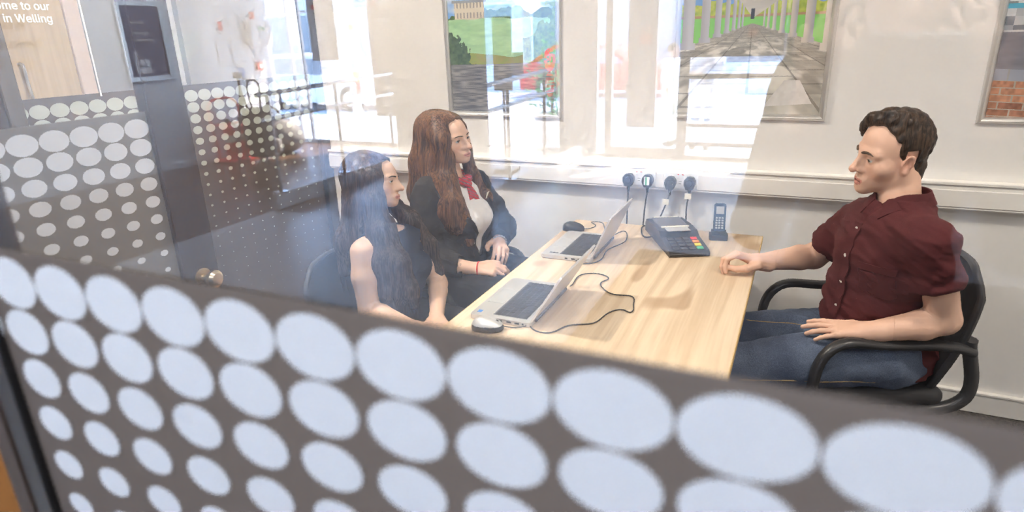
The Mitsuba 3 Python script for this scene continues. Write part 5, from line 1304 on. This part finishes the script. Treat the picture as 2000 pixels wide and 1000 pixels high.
    ringband(np.array(W1) + [.012, .004, 0], (.93, .22, .02), .0285, .0026, 'm_red', 'bracelet')
    ringband(np.array(W2) + [.008, -.012, -.001], (.50, -.80, -.10), .0290, .0024, 'm_steel', 'bracelet', 1)
    def trousers(P):
        d = legs(P, .010); d = smin(d, ell(P, (-1.32, 2.18, .54), (.135, .175, .09), R), .04)
        return np.maximum(d, F32(.07) - P[:, 2]) + ((meshkit.fbm(P * 15.0, 3) - .5) * .012).astype(F32)
    obj('trousers', surfnet(trousers, (-1.52, 1.93, .05), (-.78, 2.42, .70), .007), 'm_trousers', t, True)
    for a in ((-.92, 2.06, .05), (-.90, 2.28, .05)):
        s = trimesh.creation.icosphere(2, 1.0); v = s.vertices * [.115, .040, .045]; v[:, 2] = np.maximum(v[:, 2], -.045); v[:, 0] += .05; s.vertices = v; obj('shoe', xf(s, a, rz=0), 'm_black_plastic', t, True)
strand_mat('m_hair_black', (.012, .008, .007), (.060, .036, .026)); strand_mat('m_hair_auburn', (.034, .015, .008), (.165, .073, .030))
cloth_mat('m_navy', (.016, .022, .040), (.030, .040, .066)); cloth_mat('m_blazer', (.014, .013, .013), (.034, .030, .028)); cloth_mat('m_trousers', (.012, .012, .014), (.026, .026, .030)); cloth_mat('m_blouse', (.74, .72, .72), (.84, .83, .83))
def scarf_fn(p, n, uv):
    a = noise(p.x * 45, p.y * 45, p.z * 60); st = (p.z * 70 + p.y * 40) - dr.floor(p.z * 70 + p.y * 40)
    c = mix((.45, .015, .03), (.62, .04, .06), a); c = dr.select(st < .30, mi.Color3f(.015, .015, .02), c); return dr.select((st > .12) & (st < .18), mi.Color3f(.7, .7, .7), c)
mat('m_scarf', proc(scarf_fn), .6)
woman_near(); woman_far()
for t_, o_ in GROUPED:
    for k_ in list(scene):
        if k_.startswith(t_ + '__'): scene[k_] = {**scene[k_], 'to_world': T().translate(list(o_))}
# ------------------------------------------------------------------ people who show only as reflections: the photographer and two passers-by
def simple_person(label, at, yaw, h, pose, mats, seed=0):
    """pose: joints in metres for a 1.7 m figure facing +x (hands given); mats: (skin colour, top, trousers, hair)."""
    t = thing('person', label, 'person')
    s = h / 1.7; c, sn = math.cos(math.radians(yaw)), math.sin(math.radians(yaw))
    Rm = np.array([[c, -sn, 0], [sn, c, 0], [0, 0, 1]])
    Wd = lambda m: xf(m, at, rz=yaw, s=s)
    (e1, w1), (e2, w2) = pose; s1, s2 = (0, .185, 1.40), (0, -.185, 1.40)
    hd = Head((.02, 0, 1.575), 0, 4, 0, .98, .98)
    def arms(P, o=0.0):
        d = smin(chain(P, [s1, e1], [.048 + o, .040 + o]), chain(P, [e1, w1], [.040 + o, .028 + o]), .015); e = smin(chain(P, [s2, e2], [.048 + o, .040 + o]), chain(P, [e2, w2], [.040 + o, .028 + o]), .015)
        return np.minimum(d, e)
    def torso(P, o=0.0):
        d = ell(P, (0, 0, 1.25), (.115 + o, .17 + o, .21 + o)); d = smin(d, ell(P, (0, 0, 1.02), (.11 + o, .155 + o, .17 + o)), .06); d = smin(d, ell(P, (0, 0, .92), (.12 + o, .17 + o, .12 + o)), .05)
        return smin(d, cone(P, s1, s2, .055 + o, .055 + o), .05)
    def legs(P, o=0.0):
        d = chain(P, [(0, .09, .90), (.02, .10, .48), (0, .10, .07)], [.088 + o, .060 + o, .042 + o], .02); e = chain(P, [(0, -.09, .90), (.03, -.10, .48), (.02, -.11, .07)], [.088 + o, .060 + o, .042 + o], .02)
        return smin(d, e, .02)
    def hands(P):
        d = None
        for w, e, sg in ((w1, e1, -1), (w2, e2, 1)):
            ax = np.array(w, float) - np.array(e, float); k = hand_field(P, w, ax, (.0, 0, 1.0) if abs(ax[2]) < .2 else (1.0, .1, .1), sg, curls=((35, 40, 20),) * 4)
            d = k if d is None else np.minimum(d, k)
        return d
    skin = lambda P: smin(np.minimum(smin(hd.skin(hd.to_local(P)), smin(cone(P, (0, 0, 1.52), (-.01, 0, 1.40), .052, .058), torso(P, -.02), .02), .015), np.minimum(arms(P), legs(P, -.012))), hands(P), .01)
    m = surfnet(skin, (-.3, -.5, .02), (.62, .5, 1.72), .009)
    scene[key_of('body', t)] = mikit.ply(Wd(m), 'm_skin', smooth=True, color=hd.colours(m.vertices, mats[0], (.5, .22, .2)))
    tp = lambda P: smin(np.maximum(torso(P, .012), F32(.86) - P[:, 2]), np.maximum(arms(P, .016), -np.minimum(ball(P, w1, .10), ball(P, w2, .10))), .02) + ((meshkit.fbm(P * 12.0, 2, seed) - .5) * .02).astype(F32)
    obj('top', Wd(surfnet(lambda P: np.maximum(tp(P), P[:, 2] - F32(1.47)), (-.3, -.5, .80), (.62, .5, 1.52), .010)), mats[1], t, True)
    obj('trousers', Wd(surfnet(lambda P: np.maximum(smin(legs(P, .012), ell(P, (0, 0, .93), (.125, .175, .11)), .03), F32(.06) - P[:, 2]), (-.25, -.3, .04), (.25, .3, 1.08), .012)), mats[2], t, True)
    obj('hair', Wd(hd.mesh_world(surfnet(lambda L: np.maximum(ell(L, (-.014, 0, .04), (.108, .084, .090)), np.maximum(L[:, 0] - F32(.03) - F32(.8) * np.maximum(L[:, 2] - F32(.05), 0), -L[:, 2] - F32(.07))), (-.15, -.12, -.10), (.13, .12, .15), .006))), mats[3], t, True)
    for y in (.10, -.11):
        q = trimesh.creation.icosphere(2, 1.0); v = q.vertices * [.13, .045, .05]; v[:, 2] = np.maximum(v[:, 2], -.045); v[:, 0] += .05; q.vertices = v; obj('shoe', Wd(xf(q, (0, y, .05))), 'm_black_plastic', t, True)
    return t
# the photographer stands behind the camera's place, arms raised
PH = simple_person('person in dark clothes standing in the lobby holding up a camera, facing the glass', (.17, V(1.62), 0), 90, 1.68,
    (((.16, .24, 1.10), (.30, .16, 1.42)), ((.16, -.24, 1.10), (.30, -.10, 1.42))), ((.5, .33, .25), 'm_black_soft', 'm_black_soft', 'm_hair_dark'), 2)
t = thing('camera', 'black camera held up by the person in dark clothes', 'camera')
cz = 1.44
obj('camera_body', xf(rbox(.14, .07, .10, .012, 12), (.15, V(1.22), cz)), 'm_black_plastic', t, 40)
obj('lens_barrel', xf(lathe([(0, 0), (.036, 0), (.036, .06), (.040, .065), (.040, .09), (.034, .09), (.030, .075), (0, .07)], 24), (.15, V(1.19), cz), rx=-90), 'm_black', t, 40)
WHITE_P = ((.55, .38, .30), 'm_white', 'm_white', 'm_hair_dark')
simple_person('passer-by in white standing outside the shop door with folded arms', (-1.26, V(9.0), -.03), 100, 1.56, (((.06, .25, 1.12), (.24, .04, 1.12)), ((.06, -.25, 1.12), (.24, .00, 1.06))), WHITE_P, 3)
simple_person('passer-by in pale clothes walking outside the shop door', (-1.74, V(9.2), -.03), 20, 1.40, (((.0, .23, 1.12), (.10, .25, .90)), ((.05, -.23, 1.12), (.16, -.22, .92))), ((.55, .38, .30), 'm_white', 'm_cream', 'm_hair_dark'), 4)
